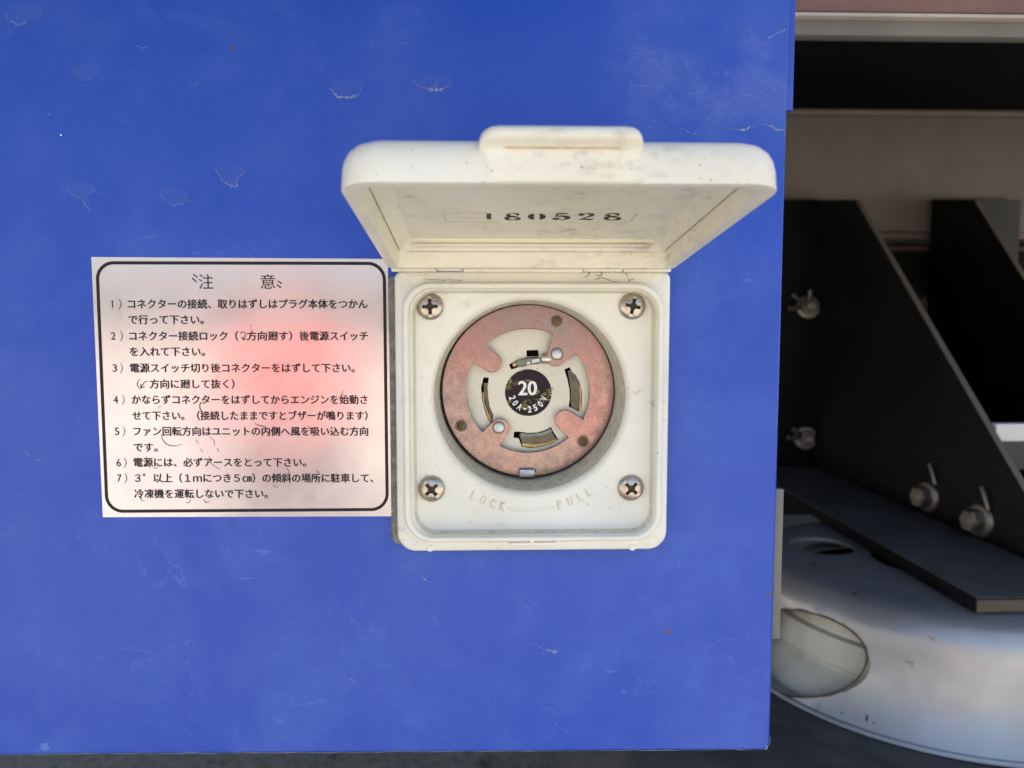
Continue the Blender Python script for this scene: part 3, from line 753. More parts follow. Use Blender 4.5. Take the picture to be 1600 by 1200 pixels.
# ------------------------------------------------------------------ power inlet
PC = Vector((14.6, 14, -25.9))           # centre of the round connector face
inl = empty('power_inlet', (15.4, 0, -31), 'cream plastic flush power inlet with its hinged lid raised open', 'power inlet')
mb = MB(); plateY(mb, [rrect(-36.1, 64.6, -80.6, 17.5, (4,5,2,2)), rrect(-24, 54, -66, 12, 8)], -2.6, -.12, .4)
mb.build('gasket', M_gasket.m, inl, smooth=40)
def H(x0, x1, z0, z1, r, Y): return [(x, Y, z) for x, z in rrect(x0, x1, z0, z1, r, 14, 20)]
FX0, FX1, FZ0, FZ1 = -33.4, 64.3, -81.6, 19.0
R = [H(FX0+.3, FX1-.3, FZ0+.3, FZ1-.3, (6.5,6.5,3,3), -2.7), H(FX0, FX1, FZ0, FZ1, (6.8,6.8,3,3), -6.4), H(FX0+.35, FX1-.35, FZ0+.35, FZ1-.35, (6.6,6.6,3,3), -7.4),
     H(FX0+1.1, FX1-1.1, FZ0+1.1, FZ1-1.1, (6,6,2.6,2.6), -8)]
rim = [(-30.9, 62.0, -77.8, 15.1, 10.2, -8.0), (-30.6, 61.7, -77.5, 14.9, 10.2, -8.4), (-30.3, 61.3, -77.2, 14.6, 10, -11.0), (-29.8, 60.8, -76.7, 14.2, 9.6, -11.8), (-29.1, 60.1, -76.0, 13.5, 9.0, -12.05),
       (-28.4, 59.4, -75.4, 12.9, 8.6, -11.7), (-28.0, 59.0, -75.2, 12.5, 8.4, -10.9), (-27.8, 58.9, -75.1, 12.4, 8.3, -9.2), (-27.2, 58.7, -75.0, 12.0, 8.0, -8.9)]
R += [H(*q) for q in rim]
mb = MB().rings(R, False, False)
mb.build('housing_frame', M_cream.m, inl, smooth=50)
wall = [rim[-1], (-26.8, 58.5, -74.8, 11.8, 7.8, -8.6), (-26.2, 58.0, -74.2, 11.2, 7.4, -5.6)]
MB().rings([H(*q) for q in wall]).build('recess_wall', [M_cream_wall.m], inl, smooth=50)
fl0 = H(*wall[-1]); fl1 = H(-25.6, 57.4, -73.6, 10.6, 7.0, -5.05)
def circ(r, Y): return [(PC.x + r*cos(t_), Y, PC.z + r*sin(t_)) for t_ in ANG]
ANG = [atan2(p[2]-PC.z, p[0]-PC.x) for p in fl1]
MB().rings([fl0, fl1, circ(37.0, -5), circ(36.3, -4.8), circ(35.3, -4.0), circ(34.8, -2.6)]).build('recess_floor', M_cream.m, inl, smooth=50)
MB().rings([circ(34.8, -2.6), circ(34.3, 6), circ(33.9, 13), circ(33.8, 26)]).build('well_wall', M_grimy.m, inl, smooth=60)
MB().rings([circ(33.8, 25), circ(.5, 25.2)], False, True).build('well_back', M_dark.m, inl)
# dirt line collected at the foot of the recess (its own thin skin of grime)
lw = [(x, y-.06, z+.05) for x, y, z in H(-26.25, 58.05, -74.25, 11.25, 7.4, -5.7)]
lw2 = [(x, y-.06, z+.05) for x, y, z in H(-26.75, 58.45, -74.75, 11.75, 7.8, -8.4)]
sel = [i for i, p in enumerate(lw) if p[2] < -66]
MB().rings([[lw[i] for i in sel], [lw2[i] for i in sel]], closed=False).build('grime_film', M_grimy.m, inl, smooth=60)
# moulded ejector marks, small pips and the latch nib on the flange
def ringmark(px, py, r, Y=-8.0, t=.14):
    c = aty(px, py, Y); P = [c + Vector((r*cos(2*pi*i/40), 0, r*sin(2*pi*i/40))) for i in range(41)]
    MB().tube(P, t, 6, False).build('moulding_mark', M_cream.m, inl)
for px, py in ((631, 439), (1029.5, 438), (641, 845), (1020, 843)): ringmark(px, py, 2.3 if py < 500 else 1.75)
for px, py in ((672, 856.5), (988, 855)):
    MB().lathe(aty(px, py, -8), (0,-1,0), [(1.25,-.2),(1.2,.35),(.9,.55)], 24, False, True).build('moulded_pip', M_cream.m, inl)
MB().lathe(aty(831, 844, -11.2), (0,-1,0), [(1.0,-.4),(.95,.5),(.6,.75)], 20, False, True).build('moulded_pip', M_cream.m, inl)
a = aty(795, 854, -11); b = aty(869, 848, -11)
MB().box(a.x, b.x, -10.6, -7.5, a.z-.1, b.z).build('latch_nib', M_cream.m, inl, bevel=.5, seg=3)
M_streak = Mat('dirt_streak', (.10,.08,.06), .8)
# hairs / dirt cracks below the hinge
for pts, wd in (([(975,424),(981,432),(983,440),(986,437),(990,435)], 1.6), ([(938,425),(941,427)], 2.4), ([(922,424),(919,431),(914,433)], 1.5), ([(931,437),(940,433),(950,437),(958,440),(966,441)], 1.3),
                ([(930,431),(942,429),(936,432)], 1.2), ([(662,436),(680,437),(690,438),(700,437),(722,438)], 1.0)):
    P = []
    for i in range(len(pts)-1):
        for j in range(4): P.append((pts[i][0]+(pts[i+1][0]-pts[i][0])*j/4+random.uniform(-.5,.5), pts[i][1]+(pts[i+1][1]-pts[i][1])*j/4+random.uniform(-.5,.5)))
    P.append(pts[-1])
    MB().ribbon([aty(x, y, -8.02) for x, y in P], [wd*.17*random.uniform(.3,1.3) for _ in P], .05).build('dirt_streak', M_streak.m, inl, smooth=0)

M_mould = cream('dark_cream_moulding', (.73,.69,.575), .6)  # slightly darker cream makes the raised outlines show
# LOCK <-> PULL moulded lettering: raised outlines on the recess floor
fc = aty(827, 612, -5.0)
sM = 275/FPX
def arc_char(ch, ang, r, h, w_, parent, Y, name, mat, outline=True, cx=None, off=0.0):
    V, F = text_mesh(ch, off=off) if not outline else text_mesh(ch, bev=.055, fill=False)
    xs = [v.x for v in V]; ys = [v.y for v in V]
    cx_, cy_ = (min(xs)+max(xs))/2, (min(ys)+max(ys))/2; sx = w_/(max(xs)-min(xs)); sz = h/(max(ys)-min(ys)) if ch != '-' else sx
    a = radians(ang); o = cx or fc
    e1 = Vector((cos(a), 0, sin(a))); e2 = Vector((-sin(a), 0, cos(a))); c = o + Vector((sin(a), 0, -cos(a)))*r
    P = [c + e1*(v.x-cx_)*sx + e2*(v.y-cy_)*sz + Vector((0, Y-o.y-v.z*4, 0)) for v in V]
    return MB().add(P, F).build(name, mats(mat), parent, smooth=60)
for ch, an in (('L',-28.3),('O',-23.0),('C',-18.0),('K',-13.0),('P',15.0),('U',20.4),('L',25.4),('L',30.4)):
    arc_char(ch, an, 187*sM, 3.6, 2.1 if ch != 'L' else 1.7, inl, -5.08, 'moulded_letter', M_mould)
def floor_arc(r, a0, a1, n=24): return [fc + Vector((sin(radians(a0+(a1-a0)*i/n))*r, -.04, -cos(radians(a0+(a1-a0)*i/n))*r)) for i in range(n+1)]
mb = MB()
for dr in (-.45, .45): mb.tube(floor_arc(189*sM+dr, -7.4, 9.5), .13, 6)
for sg, a in ((-1, -10.6), (1, 12.6)):
    tip = fc + Vector((sin(radians(a)), -.04/43, -cos(radians(a))))*189*sM; tip.y = fc.y-.04
    bk = a - sg*3.1
    q1 = floor_arc(189*sM-1.0, bk, bk+.01, 1)[0]; q2 = floor_arc(189*sM+1.0, bk, bk+.01, 1)[0]
    mb.tube([tip, q1, q2, tip], .13, 6)
mb.build('moulded_arrow', M_mould.m, inl)

# screws: pan heads with a cross recess and a cut slot
def screw_mesh():
    m0 = rawmesh(MB().lathe((0,0,0), (0,-1,0), [(4.75,0),(4.8,.5),(4.55,1.1),(3.9,1.65),(2.8,2.05),(1.4,2.25),(.2,2.3)], 56, True, True))
    for bx in ((-2.75,2.75,-.62,.62), (-.62,.62,-2.75,2.75)):
        m0 = boolean(m0, rawmesh(MB().box(bx[0], bx[1], -4, -.55, bx[2], bx[3])))
    m0 = boolean(m0, rawmesh(MB().lathe((0,-4,0), (0,1,0), [(1.45,0),(1.45,2.9),(.9,3.6)], 4, True, True, ref=(1,0,1))))
    m0 = boolean(m0, rawmesh(MB().box(-.66, .66, -4, -1.72, -6, 6)))
    m0.materials.clear(); m0.materials.append(M_screw.m); m0.materials.append(M_recess.m)
    for p in m0.polygons:
        c = p.center/MM
        if hypot(c.x, c.z) < 2.9 and c.y > -1.66 and (abs(c.x) < .7 or abs(c.z) < .7 or hypot(c.x, c.z) < 1.5): p.material_index = 1  # recess faces get the darker colour
    return m0
sm = screw_mesh()
for i, (px, py, an) in enumerate(((672, 479, 2), (988.5, 478.5, -12), (674.5, 764.5, 42), (986, 763, 48))):
    me_ = sm if i == 0 else sm
    o = link('screw', me_, inl, aty(px, py, -6.2) + Vector((0, 1.1, 0)), 30 if i == 0 else 0)
    o.rotation_euler = (0, radians(-an if i < 2 else -an), 0)

# ---- round connector face: steel ring with four lobes over a plastic insert
def c4(x, y, Y): return aty(x/3.871+670, y/3.871+460, Y)
RC = (600, 581)
def loop4(pts, Y):   # crop coordinates relative to the face centre, y up -> world (x,z)
    return [(lambda p: (p.x, p.z))(c4(RC[0]+x, RC[1]-y, Y)) for x, y in pts]
lobes = [((-332,169), (-248,269), (-215,166), 58), ((152,338), (293,221), (168,201), 56), ((335,-176), (245,-284), (225,-179), 62), ((-170,-331), (-275,-249), (-168,-228), 58)]
def tangent(A, c, r, sign):
    dx, dy = c[0]-A[0], c[1]-A[1]; d = hypot(dx, dy); b = math.asin(min(1, r/d)); L = sqrt(max(0, d*d-r*r))
    a = atan2(dy, dx) - sign*b       # center on the left (sign=1) of the ray A->T
    return (A[0]+L*cos(a), A[1]+L*sin(a))
innr = []
for i, (A, B, c, r) in enumerate(lobes):
    T1 = tangent(A, c, r, 1); T2 = tangent(B, c, r, -1)
    a1 = atan2(T1[1]-c[1], T1[0]-c[0]); a2 = atan2(T2[1]-c[1], T2[0]-c[0])
    while a2 < a1: a2 += 2*pi
    innr += [A] + [(c[0]+r*cos(a1+(a2-a1)*j/18), c[1]+r*sin(a1+(a2-a1)*j/18)) for j in range(19)] + [B]
    A2 = lobes[(i+1) % 4][0]; b1 = atan2(B[1], B[0]); b2 = atan2(A2[1], A2[0])
    while b2 > b1: b2 -= 2*pi
    innr += [(373*cos(b1+(b2-b1)*j/26), 373*sin(b1+(b2-b1)*j/26)) for j in range(1, 26)]
outr = [(520*cos(2*pi*i/120), 520*sin(2*pi*i/120)) for i in range(120)]
YR = 14.0
mb = MB(); plateY(mb, [loop4(outr, YR), loop4(innr, YR)], YR, YR+1.3, .28)
ringo = mb.build('ring_plate', M_ring.m, inl, smooth=40)
c0 = c4(600, 581, YR); rR = (c4(1120, 581, YR).x - c4(80, 581, YR).x)/2
MB().lathe(c0 + Vector((0, 1.0, 0)), (0,1,0), [(rR-.05,0),(rR+.25,.9),(rR+.28,6)], 96).build('ring_skirt', M_ferrule.m, ringo, smooth=50)
def studs(x, y, rin, rout, mat, nm, proud):
    c = c4(x, y, YR)
    MB().lathe(c, (0,-1,0), [(rout,-.3),(rout,.14),(rout-.18,.2),(rin+.25,.2),(rin+.1,.05)], 32).build('washer_rim', M_braid.m, ringo)
    MB().lathe(c, (0,-1,0), [(rin,-.3),(rin,proud),(rin-.2,proud+.12),(rin*.3,proud+.2)], 28, False, True).build(nm, mats(mat), ringo)
for x, y in ((773,161), (196,794), (932,888)): studs(x, y, 1.75, 2.35, M_pin, 'steel_pin', .05)
for x, y in ((775,360), (423,805)): studs(x, y, 1.95, 2.5, M_rivet, 'rivet', .6)
a = c4(548, 1066, 9.5); b = c4(644, 1112, 9.5)
MB().box(a.x, b.x, 11.6, 15.4, b.z, a.z).build('retaining_tab', M_rivet.m, inl, bevel=.35)
a = c4(540, 1058, YR-.1); b = c4(650, 1078, YR-.1)
MB().box(a.x, b.x, YR-.25, YR+.2, b.z, a.z).build('tab_notch', M_braid.m, ringo, bevel=.1)

YI = 17.2
def circ2(cx, cy, r, Y, n=90): return [(lambda p: (p.x, p.z))(c4(cx+r*cos(2*pi*i/n), cy+r*sin(2*pi*i/n), Y)) for i in range(n)]
def abs4(pts, Y): return [(lambda p: (p.x, p.z))(c4(x, y, Y)) for x, y in pts]
S_left = [(330,503),(363,503),(355,560),(358,620),(368,680),(388,728),(386,768),(372,780),(345,725),(325,650),(316,570)]
S_right = [(820,455),(852,440),(866,468),(890,490),(912,535),(926,590),(928,640),(922,702),(905,708),(868,688),(846,680),(853,640),(852,580),(838,510)]
S_bot = [(516,832),(540,830),(600,838),(660,835),(700,822),(740,802),(752,828),(785,880),(740,906),(680,922),(620,930),(562,922),(545,872),(512,868)]
S_top = [(485,425),(530,400),(588,382),(640,378),(662,382),(668,418),(610,424),(548,437),(500,455)]
S_sq = [(590,338),(664,336),(666,376),(592,377)]
mb = MB(); plateY(mb, [circ2(600, 581, 410, YI), abs4(S_left, YI), abs4(S_right, YI), abs4(S_bot, YI), abs4(S_top, YI), abs4(S_sq, YI)], YI, YI+3.5, .15)
mb.build('insert_disc', M_cream_in.m, inl, smooth=40)
def poly(pts, y0, y1, name, mat, parent, bev=.12):
    m_ = MB(); plateY(m_, [abs4(pts, y0)], y0, y1, bev); return m_.build(name, mats(mat), parent, smooth=40)
def contact(dark, bright):
    o = poly(dark, YI+.35, YI+6, 'contact_blade', M_brassd, inl); poly(bright, YI+.1, YI+5, 'brass_edge', M_brass, o)
contact([(332,535),(361,535),(356,600),(362,660),(382,722),(386,745),(372,742),(350,680),(332,600)], [(322,590),(332,590),(340,660),(360,715),(383,760),(372,776),(346,722),(328,650)])
contact([(838,462),(862,455),(888,492),(908,540),(918,600),(918,660),(900,700),(862,682),(858,640),(858,580),(846,500)], [(908,548),(920,560),(926,620),(921,700),(906,706),(914,640)])
contact([(545,846),(600,848),(680,842),(735,818),(770,872),(720,895),(640,906),(566,902)], [(560,898),(640,906),(715,896),(772,872),(782,882),(725,909),(640,926),(566,920)])
poly([(555,838),(610,842),(680,836),(738,810),(748,830),(690,856),(610,864),(556,860)], YI+.2, YI+4, 'contact_shelf', M_braid, inl)
# earth terminal: flattened braid running into a crimped ferrule on the rivet
eo = poly([(520,418),(540,395),(585,386),(640,378),(672,388),(678,410),(640,418),(600,428),(565,440),(538,436)], YI-1.6, YI+1.2, 'earth_braid', M_braid, inl, .5)
poly([(505,420),(532,404),(538,428),(512,438)], YI-.6, YI+.6, 'copper_tip', M_copper, eo)
poly([(590,410),(612,404),(616,420),(594,426)], YI-1.9, YI-.4, 'solder_fleck', M_rivet, eo)
poly([(622,396),(660,386),(672,390),(674,408),(626,417)], YI-2.1, YI-.3, 'crimped_wire', M_rivet, eo)
fa = c4(680, 388, YI-1.2); fb = c4(740, 390, YI-1.2)
MB().lathe(fa, fb-fa, [(1.2,0),(2.0,0),(2.1,.3),(2.1,(fb-fa).length-.3),(1.9,(fb-fa).length),(1.0,(fb-fa).length)], 32).build('ferrule', M_ferrule.m, eo, smooth=40)
# earth mark moulded in the insert
ec = c4(495, 319, YI-.02); mb = MB()
mb.tube([ec+Vector((2.25*cos(t_*pi/18), 0, 2.25*sin(t_*pi/18))) for t_ in range(37)], .10, 6, False)
for a, b in (((0,1.7),(0,.1)), ((-1.5,.1),(1.5,.1)), ((-1.05,-.6),(1.05,-.6)), ((-.5,-1.3),(.5,-1.3))):
    mb.tube([ec+Vector((a[0],0,a[1])), ec+Vector((b[0],0,b[1]))], .10, 6)
mb.build('earth_symbol', M_cream_in.m, inl)
# rating label
YLb = YI-.16
mb = MB(); plateY(mb, [circ2(602, 594, 141, YLb)], YLb, YI-.02, .03)
lab = mb.build('rating_label', M_label.m, inl, smooth=40, origin=c4(602, 594, YLb))
c0 = c4(602, 594, YLb-.03)
def p4(x): return x/3.871
fit_text('20', 670+543/3.871, 670+652/3.871, 460+567/3.871, h=23.3, name='rating_number', off=.028, yl=YLb-.03, parent=lab, mat=M_white)
bpy.context.view_layer.update()
sL = (YLb+280)/FPX
for ch, an, wd in (('2',-72.0,5.6),('0',-51.5,5.6),('A',-31.3,6.4),('-',-12.2,4.6),('2',4.5,5.6),('5',24.8,5.6),('0',46.5,5.6),('V',69.5,6.6)):
    arc_char(ch, an, 26.2*sL, 10.6*sL, wd*sL, lab, YLb-.03, 'rating_letter', M_white, False, cx=c0, off=.03)

# ---- lid
LO = Vector((14.55, -12.0, 19.2)); al = radians(7.35)
le_u = Vector((1, 0, 0)); le_v = Vector((.016, -cos(al), sin(al))); le_w = Vector((0, sin(al), cos(al)))
LW, LL = 49.3, 95.6
def L3(u, v, w_): return LO + le_u*(u*(1+.026*v/94)+.5*v/94) + le_v*v + le_w*w_
def Lr(ins, w_, rf=8.5, rb=3.0, insb=None):
    ib = ins if insb is None else insb
    return [L3(u, v, w_) for u, v in rrect(-LW+ins, LW-ins, ib, LL-ins, (max(rb-ins*.3, .6), max(rb-ins*.3, .6), max(rf-ins*.6, 1.2), max(rf-ins*.6, 1.2)), 12, 6)]
R = [Lr(8.6, 9.2, insb=7.2), Lr(8.0, 9.0, insb=6.6), Lr(4.5, 5.3, insb=4.3), Lr(4.2, 5.2, insb=4.0), Lr(3.4, .3, insb=2.6), Lr(3.2, .06, insb=2.4), Lr(2.7, 0, insb=1.9), Lr(.35, 0, insb=.3), Lr(.08, .1, insb=.1), Lr(0, .4), Lr(.15, 4.8), Lr(.5, 6.8), Lr(1.3, 8.6), Lr(2.5, 10.0), Lr(4.4, 11.0), Lr(7.2, 11.6), Lr(12, 12.0)]
mb = MB().rings(R, True, True)
lid = mb.build('lid', M_cream_lid.m, inl, smooth=28, origin=LO)
lid['label'] = 'raised hinged lid with a date code stamped inside'
def Lbox(u0, u1, v0, v1, w0, w1):
    return [L3(u, v, w_) for u in (u0, u1) for v in (v0, v1) for w_ in (w0, w1)], [(0,1,3,2),(4,6,7,5),(0,4,5,1),(2,3,7,6),(0,2,6,4),(1,5,7,3)]
lp = L3(0, LL, 6); uc = ((aty(748, 240, lp.y).x + aty(1005, 240, lp.y).x)/2 - LO.x - .016*LL - .5)/1.026
uh = (aty(1005, 240, lp.y).x - aty(748, 240, lp.y).x)/2.06
# front pad and curled finger lip lofted across the front
prof = [(LL-3, .25), (LL+.35, .25), (LL+.6, .7), (LL+.75, 6.5), (LL+1.3, 7.6), (LL+2.9, 8.2), (LL+4.2, 8.6), (LL+4.7, 9.4), (LL+4.5, 10.6), (LL+3.4, 11.6), (LL+1.2, 12.2), (LL-4, 12.0), (LL-8, 11.6)]
def tabsec(u, k):
    return [L3(u, LL-3+(v-LL+3)*(1-k*.55) if v > LL else v, w_-(w_-6.5)*k*.35) for v, w_ in prof]
us = [(-uh, 1.0), (-uh+.5, .62), (-uh+1.3, .3), (-uh+2.6, .08), (-uh+4.2, 0), (uh-4.2, 0), (uh-2.6, .08), (uh-1.3, .3), (uh-.5, .62), (uh, 1.0)]
MB().rings([tabsec(uc+u, k) for u, k in us], True, True).build('finger_tab', M_cream_lid.m, lid, smooth=50)
M_tan = Mat('tan_groove', (.50,.34,.17), .6); M_tan.color(M_tan.mix(M_tan.ramp(M_tan.noise(.2, 3, .6), .35, .65), (.60,.46,.28), (.40,.25,.11)))
gp = [L3(uc-uh+5+i*(2*uh-10)/20, LL+1.35, 7.5) for i in range(21)]
MB().ribbon(gp, [.1]+[.5+.25*mnoise.noise(Vector((i*.7,0,3))) for i in range(19)]+[.1], .12, -le_v*-1).build('groove_shade_stain', M_tan.m, lid, smooth=0)  # tan line: stain and groove shading under the lip in one colour
# rib and hinge barrels along the back edge
V_, F_ = Lbox(-LW+9, LW-9, 3.0, 7.2, 6.4, 7.3); MB().add(V_, F_).build('stiffening_rib', M_cream_lid.m, lid, bevel=.3)
def hinge(px0, px1, y0, z0, z1, nm, parent, mat):
    a = aty(px0, 420, y0); b = aty(px1, 420, y0)
    return MB().box(a.x, b.x, y0, -7.6, z0, z1).build(nm, mats(mat), parent, bevel=.35)
zz = lambda py, y: aty(830, py, y).z
hinge(683, 722, -11.8, zz(423, -11.8), zz(415, -11.8), 'hinge_knuckle', inl, M_cream)
hinge(913, 973, -11.8, zz(424, -11.8), zz(416, -11.8), 'hinge_knuckle', inl, M_cream)
hinge(611, 682, -11.2, zz(424.3, -11.2), zz(416, -11.2), 'hinge_barrel', lid, M_cream_lid)
hinge(723.5, 911.5, -11.4, zz(425.3, -11.4), zz(416, -11.4), 'hinge_barrel', lid, M_cream_lid)
hinge(974.5, 1049, -11.2, zz(424.3, -11.2), zz(417, -11.2), 'hinge_barrel', lid, M_cream_lid)

def crease(a, b, n, wd):
    P = []
    for i in range(n+1):
        t = i/n; p = [a[k]+(b[k]-a[k])*t for k in range(3)]
        P.append(L3(*p))
    return MB().ribbon(P, [wd*(.4+.9*abs(mnoise.noise(Vector((i*.37, a[0], 1.5))))) for i in range(n+1)], .08, -le_w).build('crease_shade', M_recess.m if wd > .6 else M_crease.m, lid, smooth=0)  # dark ribbon puts shading into colour along the lid's inner creases
M_crease = Mat('crease_shade', (.30,.26,.18), .8); M_frame = Mat('stamp_frame', (.50,.45,.34), .7)
ci = LW-4.42
crease((-ci, 7, 5.2), (-ci, LL-9, 5.2), 60, .42); crease((ci, 7, 5.2), (ci, LL-9, 5.2), 60, .42)
crease((-ci+3, 4.25, 5.2), (ci-3, 4.25, 5.2), 70, .30)
# date stamp printed on the ceiling of the lid
CN = -le_w; CO = L3(0, 50, 9.2)
def onc(px, py): return atpl(px, py, CO + CN*.06, CN)
def digit(paths, bx0, bx1, by0=333, by1=344):
    """paths in a unit box (x right, y down) with pen widths as a fraction of the box width"""
    mb = MB(); a = onc(bx0, by1); b = onc(bx1, by1); wmm = (b-a).length
    for pts, wd in paths:
        P = []; W = []
        for i in range(len(pts)-1):
            for j in range(5):
                t = j/5; P.append((pts[i][0]+(pts[i+1][0]-pts[i][0])*t, pts[i][1]+(pts[i+1][1]-pts[i][1])*t)); W.append(wd[i]+(wd[i+1]-wd[i])*t)
        P.append(pts[-1]); W.append(wd[-1])
        mb.ribbon([onc(bx0+(bx1-bx0)*x, by0+(by1-by0)*y) for x, y in P], [q*wmm*1.15 for q in W], .03+.004*len(mb.v)/100, CN)
    return mb.build('date_digit', M_ink.m, lid, smooth=0)
def arcp(cx, cy, rx, ry, a0, a1, n=10): return [(cx+rx*cos(radians(a0+(a1-a0)*i/n)), cy+ry*sin(radians(a0+(a1-a0)*i/n))) for i in range(n+1)]
def wv(n, a, b): return [a+(b-a)*sin(pi*i/n) for i in range(n+1)]
d8 = [(arcp(.52,.25,.30,.22,150,390,14), [.20,.24,.2,.14,.09,.07,.07,.09,.14,.2,.22,.2,.14,.1,.08]), (arcp(.5,.74,.37,.24,-200,60,16), [.10,.18,.24,.27,.27,.22,.16,.1,.08,.08,.1,.14,.2,.25,.27,.25,.2][:17]),
      (arcp(.5,.74,.37,.24,60,165,8), [.18,.12,.09,.08,.1,.14,.2,.24,.24]), ([(.27,.36),(.5,.48),(.74,.60)], [.14,.24,.2])]
d0 = [(arcp(.5,.5,.37,.45,120,240,10), wv(10,.10,.32)), (arcp(.5,.5,.37,.45,-62,62,10), wv(10,.10,.32))]
d1 = [([(.5,.0),(.5,1.0)], [.9,.9])]
d5 = [([(.28,.06),(.62,.09),(.92,.02)], [.12,.16,.10]), ([(.30,.05),(.24,.42)], [.09,.09]), (arcp(.48,.68,.38,.27,-140,100,16), [.07,.08,.1,.13,.17,.22,.26,.29,.30,.28,.24,.2,.16,.12,.1,.09,.09]), (arcp(.22,.80,.13,.10,0,360,10), [.12]*11)]
d2 = [(arcp(.5,.27,.34,.24,-170,40,14), [.16,.2,.16,.1,.08,.08,.1,.14,.2,.25,.27,.27,.24,.2,.16]), ([(.74,.44),(.5,.62),(.18,.90)], [.18,.10,.08]), ([(.10,.90),(.42,.84),(.70,.94),(.92,.80)], [.10,.20,.22,.06]), (arcp(.24,.24,.09,.08,0,360,8), [.12]*9)]
digit(d1, 760.5, 767.2, 333.5, 342.5)
for d, a, b in ((d8,788,814), (d0,826,851.5), (d5,862.5,891), (d2,901.5,929.5), (d8,943,971)): digit(d, a, b)
fr = [onc(x, y) for x, y in ((760,332.5),(694,332.5),(695,341),(697,345),(702,346.5),(780,347))]
MB().tube(fr, .12, 6).build('stamp_frame', M_frame.m, lid)
fr = [onc(x, y) for x, y in ((900,347),(978,347),(984,346),(988,342),(996,333.5))]
MB().tube(fr, .16, 6).build('stamp_frame', M_frame.m, lid)
mb = MB()
for i in range(15):
    x = 792 + i*6.2
    if i in (3, 7, 11): continue
    p, q = onc(x, 358), onc(x+3.6, 361.5)
    mb.ribbon([p, q], .35, .12, CN); mb.ribbon([onc(x, 361.5), onc(x+3.8, 361.5)], .35, .12, CN)
mb.build('worn_moulded_mark', M_cream.m, lid, smooth=0)

# ------------------------------------------------------------------ photographer crouching opposite (seen as a red reflection)
def skin(name, pts, edges, rad, mat, parent, root=0, lev=2, mats_=None):
    me = bpy.data.meshes.new(name); me.from_pydata([(Vector(p)*MM)[:] for p in pts], edges, [])
    o = bpy.data.objects.new('tmp', me); col.objects.link(o)
    md = o.modifiers.new('s', 'SKIN'); md.use_smooth_shade = True
    for i, v in enumerate(me.skin_vertices[0].data):
        r = rad[i]; v.radius = (r[0]*MM, r[1]*MM) if isinstance(r, tuple) else (r*MM, r*MM); v.use_root = (i == root)
    sb = o.modifiers.new('b', 'SUBSURF'); sb.levels = lev
    r = bpy.data.meshes.new_from_object(o.evaluated_get(bpy.context.evaluated_depsgraph_get()))
    bpy.data.objects.remove(o)
    org = parent.matrix_world.translation/MM if parent else Vector((0,0,0))
    for v in r.vertices: v.co -= org*MM
    r.materials.clear(); r.materials.append(mat.m)
    return link(name, r, parent, org, 0) if not r.polygons else _sm(link(name, r, parent, org, 80))
def _sm(o): return o
M_skin = Mat('skin', (.52,.33,.24), .5); M_jacket = Mat('red_jacket', (.60,.06,.05), .7); M_trousers = Mat('dark_trousers', (.03,.035,.05), .85); M_hair = Mat('black_hair', (.012,.01,.009), .5); M_shoe = Mat('dark_shoe', (.04,.04,.04), .6)
PX, PY = -690, -1770
def q3(x, y, z): return (PX+x, PY+y, z)
per = empty('person', q3(0, -640, -720), 'person in red jacket crouching opposite, mirrored as a red glow on the foil sticker', 'person')
P = [q3(0,-740,-520), q3(0,-720,-380), q3(0,-665,-190), q3(0,-640,-70), q3(2,-630,0), q3(4,-618,50), q3(5,-606,105), q3(5,-612,165), q3(5,-620,205)]
E_ = [(i, i+1) for i in range(8)]; Rd = [(120,95),(125,95),(140,95),(120,80),55,50,(68,80),(74,90),(52,64)]
def chain(start, pts, rads):
    i = start
    for p, r in zip(pts, rads):
        P.append(p); Rd.append(r); E_.append((i, len(P)-1)); i = len(P)-1
    return i
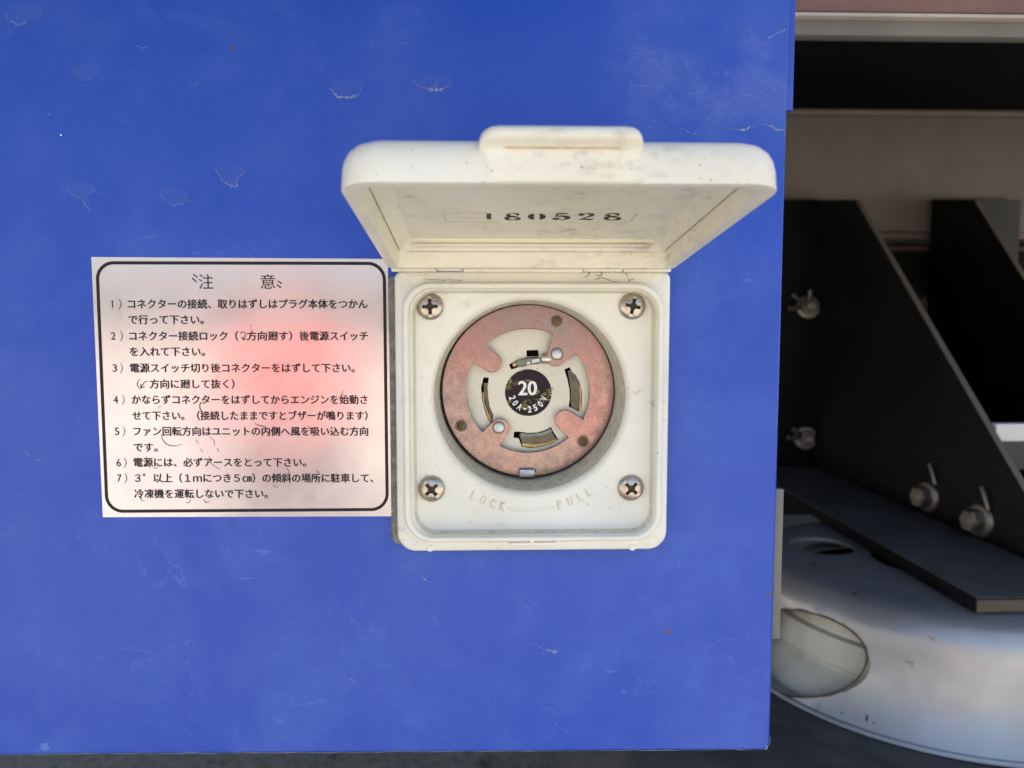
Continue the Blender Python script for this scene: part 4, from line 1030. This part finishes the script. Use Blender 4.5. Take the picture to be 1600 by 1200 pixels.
for sg in (-1, 1):
    wr = chain(3, [q3(sg*165,-640,-85), q3(sg*215,-520,-270), q3(sg*150,-420,-345), q3(sg*120,-390,-362)], [52,40,28,(34,18)])
    for k, (fx, ln) in enumerate(((-30,66),(-11,78),(9,74),(28,60))):
        b = Vector(P[wr])+Vector((fx*.9, 28, -8))
        chain(wr, [b[:], (b+Vector((fx*.08, ln*.45, -8)))[:], (b+Vector((fx*.1, ln*.75, -26)))[:], (b+Vector((fx*.1, ln*.85, -44)))[:]], [9.5,8.8,8.2,7])
    b = Vector(P[wr]); chain(wr, [(b+Vector((-sg*34,4,-6)))[:], (b+Vector((-sg*52,26,-16)))[:], (b+Vector((-sg*56,46,-26)))[:]], [11,9.5,8])
skin('body', P, E_, Rd, M_skin, per, 1)
P = [q3(0,-745,-500), q3(0,-722,-380), q3(0,-665,-190), q3(0,-640,-75), q3(2,-632,-20)]; E_ = [(i, i+1) for i in range(4)]; Rd = [(150,118),(158,120),(172,122),(150,105),(64,60)]
for sg in (-1, 1): chain(3, [q3(sg*170,-640,-88), q3(sg*218,-520,-272), q3(sg*158,-432,-338)], [72,58,44])
skin('jacket', P, E_, Rd, M_jacket, per, 1)
P = [q3(0,-755,-540)]; E_ = []; Rd = [(140,110)]
for sg in (-1, 1): chain(0, [q3(sg*95,-745,-530), q3(sg*165,-470,-400), q3(sg*150,-600,-655)], [98,74,52])
skin('trousers', P, E_, Rd, M_trousers, per, 0)
for sg in (-1, 1): skin('shoe', [q3(sg*150,-635,-690), q3(sg*155,-540,-692), q3(sg*158,-450,-698)], [(0,1),(1,2)], [(40,34),(44,34),(38,24)], M_shoe, per, 0)
skin('hair', [q3(5,-650,110), q3(5,-648,170), q3(5,-622,222), q3(5,-580,215)], [(0,1),(1,2),(2,3)], [(66,52),(82,72),(70,58),(52,30)], M_hair, per, 1)
for sg in (-1, 1):
    MB().lathe(q3(5+sg*30, -528, 128), (0,1,0), [(11,-6),(9,4),(4,8),(.5,9)], 20, True, True).build('eye', M_white.m, per)
    MB().lathe(q3(5+sg*30, -519.6, 128), (0,1,0), [(5,-1),(4.5,.6),(.5,1)], 16, True, True).build('iris', M_ink.m, per)
    skin('ear', [q3(5+sg*74,-606,140), q3(5+sg*80,-612,118), q3(5+sg*75,-604,98)], [(0,1),(1,2)], [(8,14),(9,16),(6,10)], M_skin, per, 1, 1)
skin('nose', [q3(5,-530,140), q3(5,-516,112), q3(5,-508,102)], [(0,1),(1,2)], [9,13,14], M_skin, per, 1, 1)
skin('mouth', [q3(-18,-527,78), q3(5,-521,77), q3(28,-527,78)], [(0,1),(1,2)], [(4,4),(7,6),(4,4)], Mat('lips', (.45,.17,.15), .4), per, 1, 1)
